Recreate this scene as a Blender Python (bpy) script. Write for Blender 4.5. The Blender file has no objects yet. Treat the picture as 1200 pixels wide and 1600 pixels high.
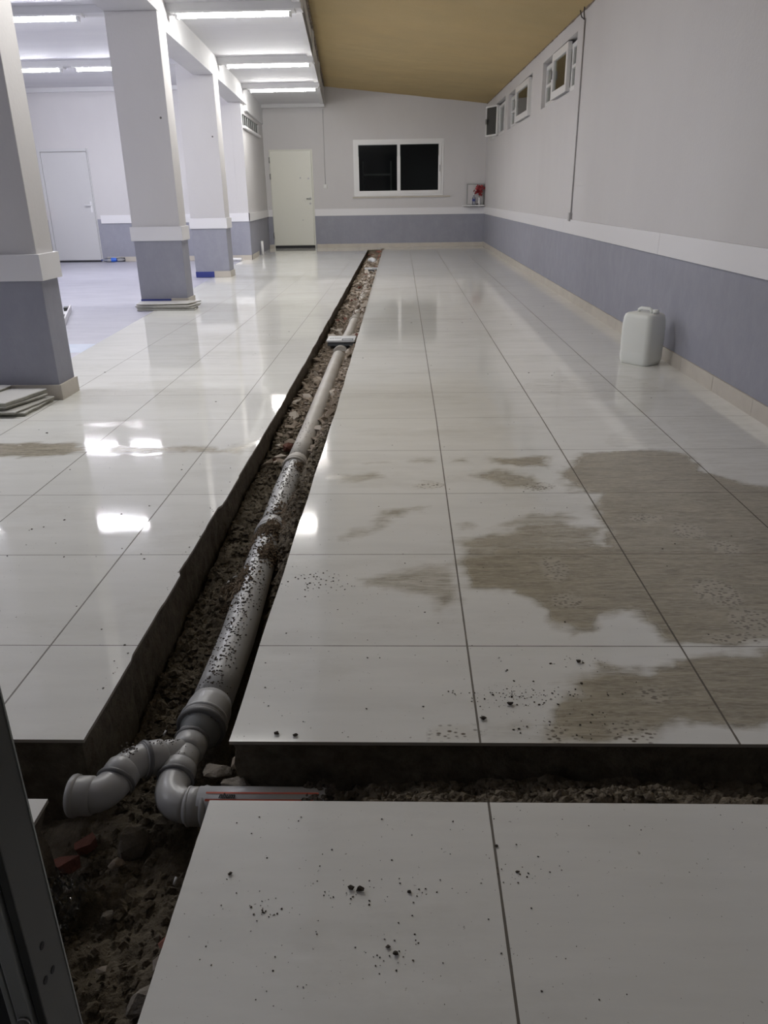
import bpy, bmesh, math, random
from mathutils import Vector, Matrix, Euler, noise
random.seed(7)
C = bpy.context.scene.collection
SC = bpy.context.scene

# ------------------------------------------------------------ camera, world, exposure
CAM_Z = 1.165
def rotm():
    pitch, yaw, roll = math.radians(22.42776), math.radians(1.83477), math.radians(-0.89779)
    B = Matrix(((1, 0, 0), (0, 0, -1), (0, 1, 0)))
    cy, sy = math.cos(yaw), math.sin(yaw); Ry = Matrix(((cy, 0, sy), (0, 1, 0), (-sy, 0, cy)))
    cp, sp = math.cos(pitch), math.sin(pitch); Rx = Matrix(((1, 0, 0), (0, cp, -sp), (0, sp, cp)))
    cr, sr = math.cos(roll), math.sin(roll); Rz = Matrix(((cr, -sr, 0), (sr, cr, 0), (0, 0, 1)))
    return Rz @ Rx @ Ry @ B
R = rotm()
cam = bpy.data.cameras.new('camera'); co = bpy.data.objects.new('camera', cam); C.objects.link(co)
m = Matrix((R[0], -R[1], -R[2])).transposed().to_4x4(); m.translation = (0, 0, CAM_Z)
co.matrix_world = m
cam.sensor_fit = 'HORIZONTAL'; cam.sensor_width = 36; cam.lens = 36 * 1200.4 / 1200
cam.clip_start = 0.02; cam.clip_end = 100
SC.camera = co
w = bpy.data.worlds.new('night'); SC.world = w; w.use_nodes = True
w.node_tree.nodes['Background'].inputs[0].default_value = (0.62, 0.61, 0.60, 1)
w.node_tree.nodes['Background'].inputs[1].default_value = 0.05
SC.view_settings.view_transform = 'Standard'; SC.view_settings.look = 'None'
SC.view_settings.gamma = 1; SC.view_settings.use_curve_mapping = False
SC.view_settings.exposure = 0.0
LAMP = 124.0
SC.cycles.max_bounces = 10; SC.cycles.diffuse_bounces = 6; SC.cycles.glossy_bounces = 4
SC.cycles.sample_clamp_indirect = 6.0

# ------------------------------------------------------------ materials
def mat(name, col=(0.8, 0.8, 0.8), rough=0.6, spec=0.5, metal=0.0, coat=0.0):
    m = bpy.data.materials.new(name); m.use_nodes = True
    b = m.node_tree.nodes['Principled BSDF']
    b.inputs['Base Color'].default_value = (*col, 1); b.inputs['Roughness'].default_value = rough
    b.inputs['Specular IOR Level'].default_value = spec; b.inputs['Metallic'].default_value = metal
    b.inputs['Coat Weight'].default_value = coat
    return m
class NT:
    def __init__(s, m): s.t = m.node_tree; s.b = s.t.nodes['Principled BSDF']
    def n(s, typ, **k):
        x = s.t.nodes.new(typ)
        for a, v in k.items(): setattr(x, a, v)
        return x
    def l(s, a, b): s.t.links.new(a, b)
    def pos(s, scale=(1, 1, 1)):
        g = s.n('ShaderNodeNewGeometry'); mp = s.n('ShaderNodeMapping'); mp.inputs['Scale'].default_value = scale
        s.l(g.outputs['Position'], mp.inputs['Vector']); return mp.outputs[0]
    def noise(s, scale=5, detail=4, rough=0.5, vec=None, stretch=(1, 1, 1)):
        x = s.n('ShaderNodeTexNoise'); x.inputs['Scale'].default_value = scale
        x.inputs['Detail'].default_value = detail; x.inputs['Roughness'].default_value = rough
        s.l(vec if vec else s.pos(stretch), x.inputs['Vector']); return x.outputs['Fac']
    def ramp(s, fac, stops):
        r = s.n('ShaderNodeValToRGB'); e = r.color_ramp.elements
        while len(e) < len(stops): e.new(0.5)
        for i, (p, c) in enumerate(stops):
            e[i].position = p; e[i].color = (c, c, c, 1) if isinstance(c, (int, float)) else (*c, 1)
        s.l(fac, r.inputs[0]); return r.outputs[0]
    def math(s, op, a, b=None, c=None):
        x = s.n('ShaderNodeMath', operation=op)
        for i, v in enumerate((a, b, c)):
            if v is None: continue
            if isinstance(v, (int, float)): x.inputs[i].default_value = v
            else: s.l(v, x.inputs[i])
        return x.outputs[0]
    def mix(s, fac, a, b, mode='MIX'):
        x = s.n('ShaderNodeMix', data_type='RGBA', blend_type=mode)
        for i, v in ((0, fac), (6, a), (7, b)):
            if isinstance(v, (int, float)): x.inputs[i].default_value = v
            elif isinstance(v, tuple): x.inputs[i].default_value = (*v, 1)
            else: s.l(v, x.inputs[i])
        return x.outputs[2]
    def bump(s, h, strength=0.3, dist=0.01):
        x = s.n('ShaderNodeBump'); x.inputs['Strength'].default_value = strength; x.inputs['Distance'].default_value = dist
        s.l(h, x.inputs['Height']); s.l(x.outputs[0], s.b.inputs['Normal'])
    def col(s, c): s.l(c, s.b.inputs['Base Color'])

def mottled(name, c1, c2, rough=0.7, scale=6, bump=0.0, bscale=60, spec=0.4, stretch=(1, 1, 1)):
    m = mat(name, c1, rough, spec); t = NT(m)
    f = t.ramp(t.noise(scale, 5, 0.6, stretch=stretch), [(0.3, 0.0), (0.7, 1.0)])
    t.col(t.mix(f, c1, c2))
    if bump: t.bump(t.noise(bscale, 4, 0.6), bump, 0.01)
    return m

def wall_material():
    m = mat('painted plaster', (0.6, 0.6, 0.6), 0.75, 0.3); t = NT(m)
    g = t.n('ShaderNodeNewGeometry'); sp = t.n('ShaderNodeSeparateXYZ'); t.l(g.outputs['Position'], sp.inputs[0])
    low = t.math('LESS_THAN', sp.outputs['Z'], 0.80)
    n1 = t.ramp(t.noise(1.3, 6, 0.6, stretch=(1, 1, 0.5)), [(0.35, 0.0), (0.7, 1.0)])
    up = t.mix(n1, (0.575, 0.563, 0.573), (0.60, 0.59, 0.598))
    n2 = t.ramp(t.noise(7, 6, 0.7, stretch=(1, 1, 0.7)), [(0.4, 0.0), (0.72, 1.0)])
    lo = t.mix(n2, (0.285, 0.290, 0.342), (0.32, 0.325, 0.377))
    sc = t.ramp(t.noise(26, 3, 0.7, stretch=(1, 1, 0.5)), [(0.74, 0.0), (0.78, 1.0)])
    lo = t.mix(t.math('MULTIPLY', sc, 0.5), lo, (0.5, 0.5, 0.55))
    t.col(t.mix(low, up, lo)); t.bump(t.noise(45, 4, 0.6), 0.25, 0.006)
    return m

X0, TW, Y0, TH = 0.167, 0.588, 1.25, 0.591
def tile_material():
    m = mat('polished floor tile', (0.7, 0.7, 0.7), 0.1, 0.5); t = NT(m)
    g = t.n('ShaderNodeNewGeometry'); sp = t.n('ShaderNodeSeparateXYZ'); t.l(g.outputs['Position'], sp.inputs[0])
    X, Y = sp.outputs['X'], sp.outputs['Y']
    Xs = t.math('ADD', X, t.math('MULTIPLY', t.math('MAXIMUM', t.math('SUBTRACT', Y, 4.2), 0.0), 0.005))
    a = t.math('DIVIDE', t.math('SUBTRACT', Xs, X0), TW); b = t.math('DIVIDE', t.math('SUBTRACT', Y, Y0), TH)
    def dist(v, s): return t.math('MULTIPLY', t.math('ABSOLUTE', t.math('SUBTRACT', t.math('FRACT', t.math('ADD', v, 0.5)), 0.5)), s)
    da, db = dist(a, TW), dist(b, TH)
    wob = t.math('MULTIPLY', t.math('SUBTRACT', t.noise(14, 3), 0.5), 0.0016)
    ga = t.math('LESS_THAN', t.math('ADD', da, wob), 0.0026); gb = t.math('LESS_THAN', t.math('ADD', db, wob), 0.0017)
    grout = t.math('MAXIMUM', ga, gb)
    # tint of each tile
    cmb = t.n('ShaderNodeCombineXYZ'); t.l(t.math('FLOOR', a), cmb.inputs[0]); t.l(t.math('FLOOR', b), cmb.inputs[1])
    wn = t.n('ShaderNodeTexWhiteNoise'); t.l(cmb.outputs[0], wn.inputs['Vector'])
    vein = t.ramp(t.noise(2.2, 7, 0.62, stretch=(0.9, 4.5, 1)), [(0.3, 0.0), (0.75, 1.0)])
    base = t.mix(vein, (0.80, 0.80, 0.765), (0.71, 0.71, 0.675))
    base = t.mix(t.math('MULTIPLY', wn.outputs['Value'], 0.25), base, (0.68, 0.68, 0.65))
    # soot and foot traffic smears
    sm = t.ramp(t.noise(0.9, 8, 0.7, stretch=(1, 2.2, 1)), [(0.52, 0.0), (0.72, 1.0)])
    base = t.mix(t.math('MULTIPLY', sm, 0.45), base, (0.50, 0.485, 0.43))
    dots = t.ramp(t.noise(90, 2, 0.5), [(0.735, 0.0), (0.75, 1.0)])
    base = t.mix(t.math('MULTIPLY', dots, 0.55), base, (0.22, 0.20, 0.17))
    # mud film: the attribute is where the stain lies, brush streaks break it up
    at = t.n('ShaderNodeAttribute'); at.attribute_name = 'mud'; mud = at.outputs['Fac']
    st = t.noise(6, 9, 0.78, stretch=(1.0, 6.5, 1)); st.node.inputs['Distortion'].default_value = 0.7; st2 = t.noise(60, 3, 0.6, stretch=(0.5, 2.5, 1))
    edge = t.ramp(t.math('ADD', mud, t.math('MULTIPLY', t.math('SUBTRACT', st, 0.5), 0.9)), [(0.28, 0.0), (0.68, 1.0)])
    mudc = t.mix(t.ramp(st, [(0.34, 0.0), (0.68, 1.0)]), (0.42, 0.375, 0.275), (0.12, 0.098, 0.058))
    mudc = t.mix(t.ramp(st2, [(0.45, 0.0), (0.75, 0.7)]), mudc, (0.50, 0.46, 0.37))
    mf = t.math('MULTIPLY', edge, t.math('MINIMUM', t.math('MULTIPLY', mud, 1.2), 0.93))
    base = t.mix(mf, base, mudc)
    # boot tread marks in the mud
    at2 = t.n('ShaderNodeAttribute'); at2.attribute_name = 'tread'
    vo = t.n('ShaderNodeTexVoronoi'); vo.inputs['Scale'].default_value = 62; t.l(t.pos((1, 1.5, 1)), vo.inputs['Vector'])
    vf = t.ramp(vo.outputs['Distance'], [(0.25, 0.0), (0.45, 1.0)])
    base = t.mix(t.math('MULTIPLY', at2.outputs['Fac'], t.math('SUBTRACT', 1.0, vf)), base, (0.17, 0.15, 0.12))
    base = t.mix(t.math('MULTIPLY', t.math('MULTIPLY', at2.outputs['Fac'], vf), 0.35), base, (0.58, 0.55, 0.47))
    base = t.mix(grout, base, (0.12, 0.105, 0.085))
    t.col(base)
    r = t.math('ADD', t.math('ADD', 0.03, t.math('MULTIPLY', t.math('GREATER_THAN', X, -0.6), 0.03)), t.math('MULTIPLY', vein, 0.03))
    r = t.math('ADD', r, t.math('MULTIPLY', mf, 0.24)); r = t.math('ADD', r, t.math('MULTIPLY', grout, 0.5))
    r = t.math('ADD', r, t.math('MULTIPLY', sm, 0.07))
    t.l(r, t.b.inputs['Roughness'])
    h = t.math('SUBTRACT', t.math('MULTIPLY', t.noise(3.0, 2), 0.10), grout)
    t.bump(h, 0.35, 0.003)
    return m

M = {}
M['wall'] = wall_material()
M['tile'] = tile_material()
M['board'] = mat('white board', (0.74, 0.735, 0.76), 0.4)
M['skirt'] = mottled('skirting tile', (0.56, 0.52, 0.46), (0.48, 0.44, 0.39), 0.35, 5)
M['slabc'] = mottled('white ceiling paint', (0.66, 0.66, 0.68), (0.60, 0.60, 0.63), 0.8, 0.9, 0.15, 20, stretch=(0.5, 3, 1))
M['beam'] = mottled('beam paint', (0.66, 0.66, 0.67), (0.63, 0.63, 0.645), 0.8, 3)
M['blue'] = mottled('worn blue floor paint', (0.33, 0.33, 0.40), (0.43, 0.43, 0.50), 0.38, 2.6, 0.1, 40, stretch=(0.6, 2.4, 1))
M['patch'] = mottled('pale blue paint', (0.42, 0.48, 0.60), (0.5, 0.55, 0.66), 0.4, 8)
M['bluepaint'] = mat('deep blue paint', (0.035, 0.05, 0.24), 0.4)
M['cut'] = mottled('cut concrete', (0.17, 0.145, 0.11), (0.085, 0.07, 0.052), 0.95, 22, 0.9, 70)
M['tile_edge'] = mat('tile edge', (0.38, 0.35, 0.31), 0.7)
M['soil'] = mottled('damp soil', (0.19, 0.16, 0.115), (0.09, 0.072, 0.05), 0.9, 16, 1.0, 90)
M['rubble'] = mottled('broken mortar', (0.38, 0.32, 0.255), (0.23, 0.185, 0.145), 0.9, 14, 0.5, 60)
M['rubble2'] = mottled('pale tile chip', (0.55, 0.50, 0.44), (0.42, 0.37, 0.32), 0.8, 14, 0.3, 60)
M['stone'] = mottled('grey concrete lump', (0.26, 0.235, 0.20), (0.16, 0.14, 0.115), 0.95, 18, 0.8, 60)
M['brick'] = mottled('red brick', (0.24, 0.10, 0.075), (0.18, 0.085, 0.065), 0.9, 18, 0.6, 60)
M['clod'] = mottled('dark dirt', (0.075, 0.06, 0.045), (0.04, 0.032, 0.025), 0.95, 40, 0.5, 120)
M['pvc'] = mottled('grey drain plastic', (0.46, 0.465, 0.47), (0.41, 0.41, 0.405), 0.32, 5)
M['pvc_dusty'] = mottled('dusty drain plastic', (0.50, 0.48, 0.45), (0.42, 0.39, 0.35), 0.5, 6)
M['pvc_dark'] = mat('dark grey plastic', (0.085, 0.095, 0.105), 0.5)
M['pvc_white'] = mottled('pale plastic', (0.62, 0.64, 0.66), (0.54, 0.55, 0.56), 0.4, 20)
M['seal'] = mat('rubber seal', (0.16, 0.16, 0.165), 0.5)
M['red'] = mat('red print', (0.60, 0.12, 0.07), 0.4)
M['ink'] = mat('black print', (0.02, 0.02, 0.02), 0.5)
M['door'] = mat('cream door paint', (0.70, 0.70, 0.64), 0.4)
M['door_white'] = mat('white door paint', (0.55, 0.55, 0.56), 0.45)
M['frame'] = mat('white window plastic', (0.74, 0.74, 0.75), 0.35)
M['gap'] = mat('dark gap', (0.03, 0.03, 0.035), 0.8)
M['steel'] = mat('brushed steel', (0.45, 0.45, 0.45), 0.35, metal=0.9)
M['alu'] = mottled('grey aluminium', (0.055, 0.058, 0.056), (0.045, 0.048, 0.046), 0.42, 8)
M['alu_light'] = mat('scuffed aluminium', (0.33, 0.345, 0.34), 0.4)
M['conduit'] = mat('grey conduit', (0.38, 0.37, 0.38), 0.5)
M['wire'] = mat('dark wire', (0.05, 0.04, 0.04), 0.6)
M['hole'] = mat('drilled hole', (0.10, 0.095, 0.09), 0.8)
M['foam'] = mottled('torn roof edge', (0.30, 0.24, 0.19), (0.10, 0.08, 0.065), 0.95, 14, 0.8, 30)
M['white_plastic'] = mat('white switch plastic', (0.65, 0.65, 0.63), 0.4)
M['flower'] = mottled('red petals', (0.50, 0.05, 0.07), (0.62, 0.16, 0.17), 0.7, 30)
M['stem'] = mat('green stem', (0.08, 0.17, 0.06), 0.7)
M['mirror'] = mat('framed mirror', (0.50, 0.52, 0.52), 0.12, metal=0.7)

def glass(name, tint, rough=0.02):
    m = bpy.data.materials.new(name); m.use_nodes = True; t = m.node_tree; t.nodes.clear()
    o = t.nodes.new('ShaderNodeOutputMaterial'); g = t.nodes.new('ShaderNodeBsdfGlossy'); tr = t.nodes.new('ShaderNodeBsdfTransparent')
    g.inputs['Roughness'].default_value = rough; g.inputs['Color'].default_value = (0.9, 0.9, 0.9, 1)
    tr.inputs['Color'].default_value = (*tint, 1); fr = t.nodes.new('ShaderNodeFresnel'); fr.inputs['IOR'].default_value = 1.55
    mx = t.nodes.new('ShaderNodeMixShader'); t.links.new(fr.outputs[0], mx.inputs[0]); t.links.new(tr.outputs[0], mx.inputs[1]); t.links.new(g.outputs[0], mx.inputs[2])
    t.links.new(mx.outputs[0], o.inputs[0]); return m
M['glass'] = glass('window glass', (0.75, 0.8, 0.76))
M['far_glass'] = glass('dusty window glass', (0.6, 0.62, 0.62), 0.05)
M['dark_glass'] = mat('dark tinted pane', (0.03, 0.03, 0.028), 0.25)
M['clear'] = glass('clear plastic', (0.82, 0.85, 0.9), 0.15)

def felt():
    m = mat('beige roofing felt', (0.5, 0.4, 0.22), 0.95, 0.2); t = NT(m)
    a = t.ramp(t.noise(0.8, 6, 0.6), [(0.3, 0.0), (0.7, 1.0)]); b = t.noise(120, 2, 0.5, stretch=(1, 0.25, 1))
    c = t.mix(a, (0.45, 0.335, 0.165), (0.385, 0.30, 0.155)); c = t.mix(t.math('MULTIPLY', b, 0.4), c, (0.52, 0.42, 0.25))
    t.col(c)
    h = t.math('ADD', t.noise(0.7, 3, 0.5, stretch=(1, 1.6, 1)), t.math('MULTIPLY', b, 0.02)); t.bump(h, 0.6, 0.15)
    return m
M['felt'] = felt()
def jerry_mat():
    m = mat('translucent white plastic', (0.82, 0.84, 0.81), 0.4); b = m.node_tree.nodes['Principled BSDF']
    b.inputs['Subsurface Weight'].default_value = 0.5; b.inputs['Subsurface Radius'].default_value = (0.03, 0.03, 0.03); b.inputs['Subsurface Scale'].default_value = 0.5
    return m
M['jerry'] = jerry_mat()
def emit(name, col, s):
    m = bpy.data.materials.new(name); m.use_nodes = True; b = m.node_tree.nodes['Principled BSDF']
    b.inputs['Base Color'].default_value = (0.9, 0.9, 0.9, 1)
    b.inputs['Emission Color'].default_value = (*col, 1); b.inputs['Emission Strength'].default_value = s; return m
M['lamp'] = emit('lit lamp diffuser', (1.0, 0.98, 0.935), LAMP)
M['lamp_cool'] = emit('lit cool lamp diffuser', (0.93, 0.93, 1.0), LAMP)

# ------------------------------------------------------------ helpers
def link(name, me, m, parent=None, smooth=False):
    o = bpy.data.objects.new(name, me); C.objects.link(o)
    for x in (m if isinstance(m, (list, tuple)) else [m]): me.materials.append(x)
    if smooth:
        for p in me.polygons: p.use_smooth = True
    if parent: o.parent = parent
    return o
def mesh(name, v, f, m, parent=None, smooth=False, mi=None):
    me = bpy.data.meshes.new(name); me.from_pydata([tuple(a) for a in v], [], f); me.update()
    o = link(name, me, m, parent, smooth)
    if mi:
        for p, i in zip(me.polygons, mi): p.material_index = i
    return o
def bobj(name, bm, m, parent=None, smooth=False):
    me = bpy.data.meshes.new(name); bm.to_mesh(me); bm.free(); return link(name, me, m, parent, smooth)
def tag(o, label=None, cat=None, group=None, kind=None):
    if label: o['label'] = label
    if cat: o['category'] = cat
    if group: o['group'] = group
    if kind: o['kind'] = kind
    return o
def struct(o, label, cat=None):
    return tag(o, label, cat or 'room', None, 'structure')
def empty(name, loc, rz=0):
    o = bpy.data.objects.new(name, None); C.objects.link(o); o.location = loc; o.rotation_euler = (0, 0, rz); o.empty_display_size = 0.1; return o
def add_box(bm, lo, hi, bev=0.0, mtx=None):
    vs = [bm.verts.new((x, y, z)) for x in (lo[0], hi[0]) for y in (lo[1], hi[1]) for z in (lo[2], hi[2])]
    fs = [bm.faces.new([vs[i] for i in q]) for q in ((0, 1, 3, 2), (4, 6, 7, 5), (0, 4, 5, 1), (2, 3, 7, 6), (0, 2, 6, 4), (1, 5, 7, 3))]
    if bev:
        es = set(e for f in fs for e in f.edges)
        r = bmesh.ops.bevel(bm, geom=list(es), offset=bev, segments=2, affect='EDGES', profile=0.6)
        vs = list(set(v for f in r['faces'] for v in f.verts) | set(v for v in vs if v.is_valid))
    if mtx: bmesh.ops.transform(bm, matrix=mtx, verts=vs)
def box(name, lo, hi, m, parent=None, bev=0.0):
    bm = bmesh.new(); add_box(bm, lo, hi, bev); return bobj(name, bm, m, parent)
def tube_bm(bm, pts, rad, seg=20, cap=True):
    pts = [Vector(p) for p in pts]; n = len(pts)
    rads = rad if isinstance(rad, (list, tuple)) else [rad] * n
    T = []
    for i in range(n):
        a = pts[min(i + 1, n - 1)] - pts[max(i - 1, 0)]
        T.append(a.normalized() if a.length > 1e-9 else T[-1])
    u = T[0].cross(Vector((0, 0, 1)))
    if u.length < 1e-3: u = T[0].cross(Vector((1, 0, 0)))
    u.normalize(); rings = []
    for i in range(n):
        u = (u - T[i] * u.dot(T[i])).normalized(); v = T[i].cross(u)
        rings.append([bm.verts.new(pts[i] + (u * math.cos(2 * math.pi * k / seg) + v * math.sin(2 * math.pi * k / seg)) * rads[i]) for k in range(seg)])
    for a, b in zip(rings, rings[1:]):
        for k in range(seg): bm.faces.new((a[k], a[(k + 1) % seg], b[(k + 1) % seg], b[k]))
    if cap:
        bm.faces.new(rings[0][::-1]); bm.faces.new(rings[-1])
def tube(name, pts, rad, m, parent=None, seg=20, cap=True, smooth=True):
    bm = bmesh.new(); tube_bm(bm, pts, rad, seg, cap); o = bobj(name, bm, m, parent, False)
    if smooth:
        for p in o.data.polygons: p.use_smooth = len(p.vertices) == 4
    return o
def lathe(name, prof, m, parent=None, loc=(0, 0, 0), seg=24):
    pts = [Vector((loc[0], loc[1], loc[2] + z)) for r, z in prof]
    v, f = [], []
    for (r, z) in prof:
        for k in range(seg): a = 2 * math.pi * k / seg; v.append((loc[0] + r * math.cos(a), loc[1] + r * math.sin(a), loc[2] + z))
    for i in range(len(prof) - 1):
        for k in range(seg): f.append((i * seg + k, i * seg + (k + 1) % seg, (i + 1) * seg + (k + 1) % seg, (i + 1) * seg + k))
    f.append(tuple(range(seg))[::-1]); f.append(tuple((len(prof) - 1) * seg + k for k in range(seg)))
    return mesh(name, v, f, m, parent, True)
def chunk_mesh(name, sx, sy, sz, n=14, seed=0, m=None, flat=False):
    rr = random.Random(seed); bm = bmesh.new()
    for _ in range(n):
        if flat:
            a = rr.uniform(0, 2 * math.pi); q = rr.uniform(0.7, 1)
            p = (sx * q * math.cos(a), sy * q * math.sin(a), rr.choice((-1, 1)) * sz * rr.uniform(0.8, 1))
        else:
            d = Vector((rr.gauss(0, 1), rr.gauss(0, 1), rr.gauss(0, 1))).normalized() * rr.uniform(0.75, 1); p = (d.x * sx, d.y * sy, d.z * sz)
        bm.verts.new(p)
    r = bmesh.ops.convex_hull(bm, input=bm.verts)
    junk = [g for g in r.get('geom_interior', []) if isinstance(g, bmesh.types.BMVert)]
    if junk: bmesh.ops.delete(bm, geom=junk, context='VERTS')
    me = bpy.data.meshes.new(name); bm.to_mesh(me); bm.free()
    if m: me.materials.append(m)
    return me
def fbm(x, y, z=0.0): return noise.fractal(Vector((x, y, z)), 1.0, 2.0, 4)

def wall_grid(name, us, zs, holes, fn, thick, m, parent=None):
    """wall over cells of us x zs, leaving out holes (u0,u1,z0,z1); fn(u, z, d) gives the point at depth d"""
    v, f, idx = [], [], {}
    def V(i, j, k):
        if (i, j, k) not in idx: idx[(i, j, k)] = len(v); v.append(fn(us[i], zs[j], thick * k))
        return idx[(i, j, k)]
    nu, nz = len(us) - 1, len(zs) - 1
    def solid(i, j):
        if not (0 <= i < nu and 0 <= j < nz): return False
        cu, cz = (us[i] + us[i + 1]) / 2, (zs[j] + zs[j + 1]) / 2
        return not any(a < cu < b and c < cz < d for a, b, c, d in holes)
    for i in range(nu):
        for j in range(nz):
            if not solid(i, j): continue
            f.append((V(i, j, 0), V(i + 1, j, 0), V(i + 1, j + 1, 0), V(i, j + 1, 0)))
            f.append((V(i, j, 1), V(i, j + 1, 1), V(i + 1, j + 1, 1), V(i + 1, j, 1)))
            for di, dj, a, b in ((-1, 0, (i, j), (i, j + 1)), (1, 0, (i + 1, j), (i + 1, j + 1)), (0, -1, (i, j), (i + 1, j)), (0, 1, (i, j + 1), (i + 1, j + 1))):
                if not solid(i + di, j + dj): f.append((V(*a, 0), V(*b, 0), V(*b, 1), V(*a, 1)))
    o = mesh(name, v, f, m, parent)
    bm = bmesh.new(); bm.from_mesh(o.data); bmesh.ops.recalc_face_normals(bm, faces=bm.faces); bm.to_mesh(o.data); bm.free()
    return o

# ------------------------------------------------------------ the room's lines
def xwall(y): return 1.94 - 0.004 * y                   # right wall
def xrow(y): return -2.53 - 0.071 * (y - 9.2)           # right face of the old building's columns
def xend(y): return -1.11 - 0.073 * (y - 9.6)           # slab edge of the old building
_jr = random.Random(5); JIT = [_jr.uniform(-1, 1) for _ in range(97)]
def xtl(y):                                             # left edge of the trench
    return -0.757 - 0.0085 * max(0, y - 4.5) - 0.012 * (1 if 2.3 < y < 2.9 else 0) + 0.003 * JIT[int(y / 0.296) % 97] + 0.0012 * fbm(y * 9, 2.0)
def xtr(y): return -0.414 - 0.0082 * max(0, y - 4.5) + 0.0015 * math.sin(y * 9)
def xblue(y): return -2.66 - 0.06 * (y - 6.0)
YB = 19.65; YL = 16.1; XL = -7.15; YF = -0.5
YC0, YC1 = 1.245, 1.432                                 # the cross trench

# mud stains, in metres on the floor
MUD = [([(0.32, 1.42), (0.35, 1.55), (0.41, 1.67), (0.55, 1.73), (0.75, 1.78), (0.99, 1.83), (1.4, 1.85), (1.4, 1.6), (0.84, 1.5), (0.7, 1.49), (0.64, 1.51), (0.5, 1.42)], 0.95),
 ([(0.18, 2.42), (0.19, 2.18), (0.33, 2.16), (0.43, 2.05), (0.44, 1.87), (0.49, 1.92), (0.67, 2.03), (0.74, 1.86), (0.99, 1.84), (1.5, 1.9), (1.7, 2.50), (0.72, 2.50), (0.3, 2.47)], 0.85),
 ([(0.77, 3.0), (0.68, 3.02), (0.66, 3.18), (0.73, 3.4), (0.85, 3.59), (1.02, 3.61), (1.35, 3.59), (1.36, 3.3), (1.53, 3.09), (1.9, 2.9), (1.9, 2.42), (0.73, 2.42), (0.7, 2.81)], 0.6),
 ([(0.18, 2.57), (0.53, 2.75), (0.75, 2.63), (0.73, 2.36), (0.17, 2.36)], 0.55),
 ([(-0.38, 3.2), (-0.30, 3.28), (-0.1, 3.30), (-0.08, 3.2), (-0.25, 3.14)], 0.5),
 ([(-0.25, 3.45), (-0.05, 3.5), (-0.02, 3.42), (-0.2, 3.4)], 0.45), ([(0.02, 3.5), (0.15, 3.51), (0.14, 3.4), (0.03, 3.42)], 0.5),
 ([(0.20, 3.5), (0.30, 3.52), (0.31, 3.42), (0.2, 3.40)], 0.55), ([(0.38, 3.52), (0.70, 3.52), (0.66, 3.3), (0.5, 3.36), (0.4, 3.42)], 0.6),
 ([(0.25, 3.25), (0.45, 3.33), (0.62, 3.2), (0.62, 3.02), (0.42, 3.08)], 0.55), ([(0.02, 3.22), (0.14, 3.17), (0.14, 3.1), (0.04, 3.16)], 0.5),
 ([(-0.28, 2.58), (-0.18, 2.68), (-0.1, 2.86), (0.09, 2.89), (0.08, 2.8), (-0.08, 2.74), (-0.12, 2.62), (-0.22, 2.52)], 0.52),
 ([(-0.22, 2.24), (-0.1, 2.30), (0.17, 2.38), (0.18, 2.02), (0.1, 1.95), (0.04, 2.12), (-0.15, 2.15)], 0.5),
 ([(0.17, 2.72), (0.26, 2.76), (0.3, 2.68), (0.2, 2.63)], 0.5), ([(0.3, 2.66), (0.46, 2.86), (0.67, 2.86), (0.60, 2.66)], 0.5),
 ([(1.40, 4.15), (1.88, 4.6), (1.92, 3.3), (1.53, 3.0), (1.32, 3.02), (1.36, 3.63)], 0.28),
 ([(1.0, 3.62), (0.95, 3.8), (1.2, 4.1), (1.4, 4.15), (1.36, 3.63)], 0.3),
 ([(0.08, 1.46), (0.3, 1.52), (0.33, 1.43), (0.08, 1.43)], 0.4),
 ([(0.6, 4.9), (1.0, 5.3), (1.5, 5.4), (1.7, 4.8), (1.2, 4.5)], 0.3)]
MUDL = [([(-2.4, 3.75), (-1.7, 3.80), (-1.55, 3.62), (-2.4, 3.45)], 0.8), ([(-1.55, 3.68), (-1.0, 3.72), (-0.8, 3.60), (-1.5, 3.58)], 0.75),
 ([(-1.9, 4.1), (-1.5, 4.25), (-1.45, 4.05)], 0.5), ([(-1.0, 3.65), (-0.78, 3.8), (-0.78, 3.55)], 0.7)]
TREAD = [(1.04, 2.63, .06, .07), (1.12, 2.48, .055, .06), (0.49, 2.1, .05, .045), (1.01, 1.97, .07, .08), (0.91, 1.88, .08, .03), (0.52, 1.47, .055, .05),
 (0.61, 1.615, .04, .035), (0.11, 1.465, .06, .03), (0.35, 1.455, .035, .04), (0.97, 2.15, .07, .09), (0.49, 2.32, .045, .09), (0.56, 3.1, .07, .05), (0.92, 2.75, .07, .04), (0.1, 3.12, .06, .035)]
def inside(p, poly):
    x, y = p; r = False; j = len(poly) - 1
    for i in range(len(poly)):
        (xi, yi), (xj, yj) = poly[i], poly[j]
        if (yi > y) != (yj > y) and x < (xj - xi) * (y - yi) / (yj - yi) + xi: r = not r
        j = i
    return r
def segd(p, a, b):
    ax, ay = a; bx, by = b; dx, dy = bx - ax, by - ay; L = dx * dx + dy * dy
    t = max(0, min(1, ((p[0] - ax) * dx + (p[1] - ay) * dy) / L)) if L else 0
    return math.hypot(p[0] - ax - t * dx, p[1] - ay - t * dy)
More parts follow.
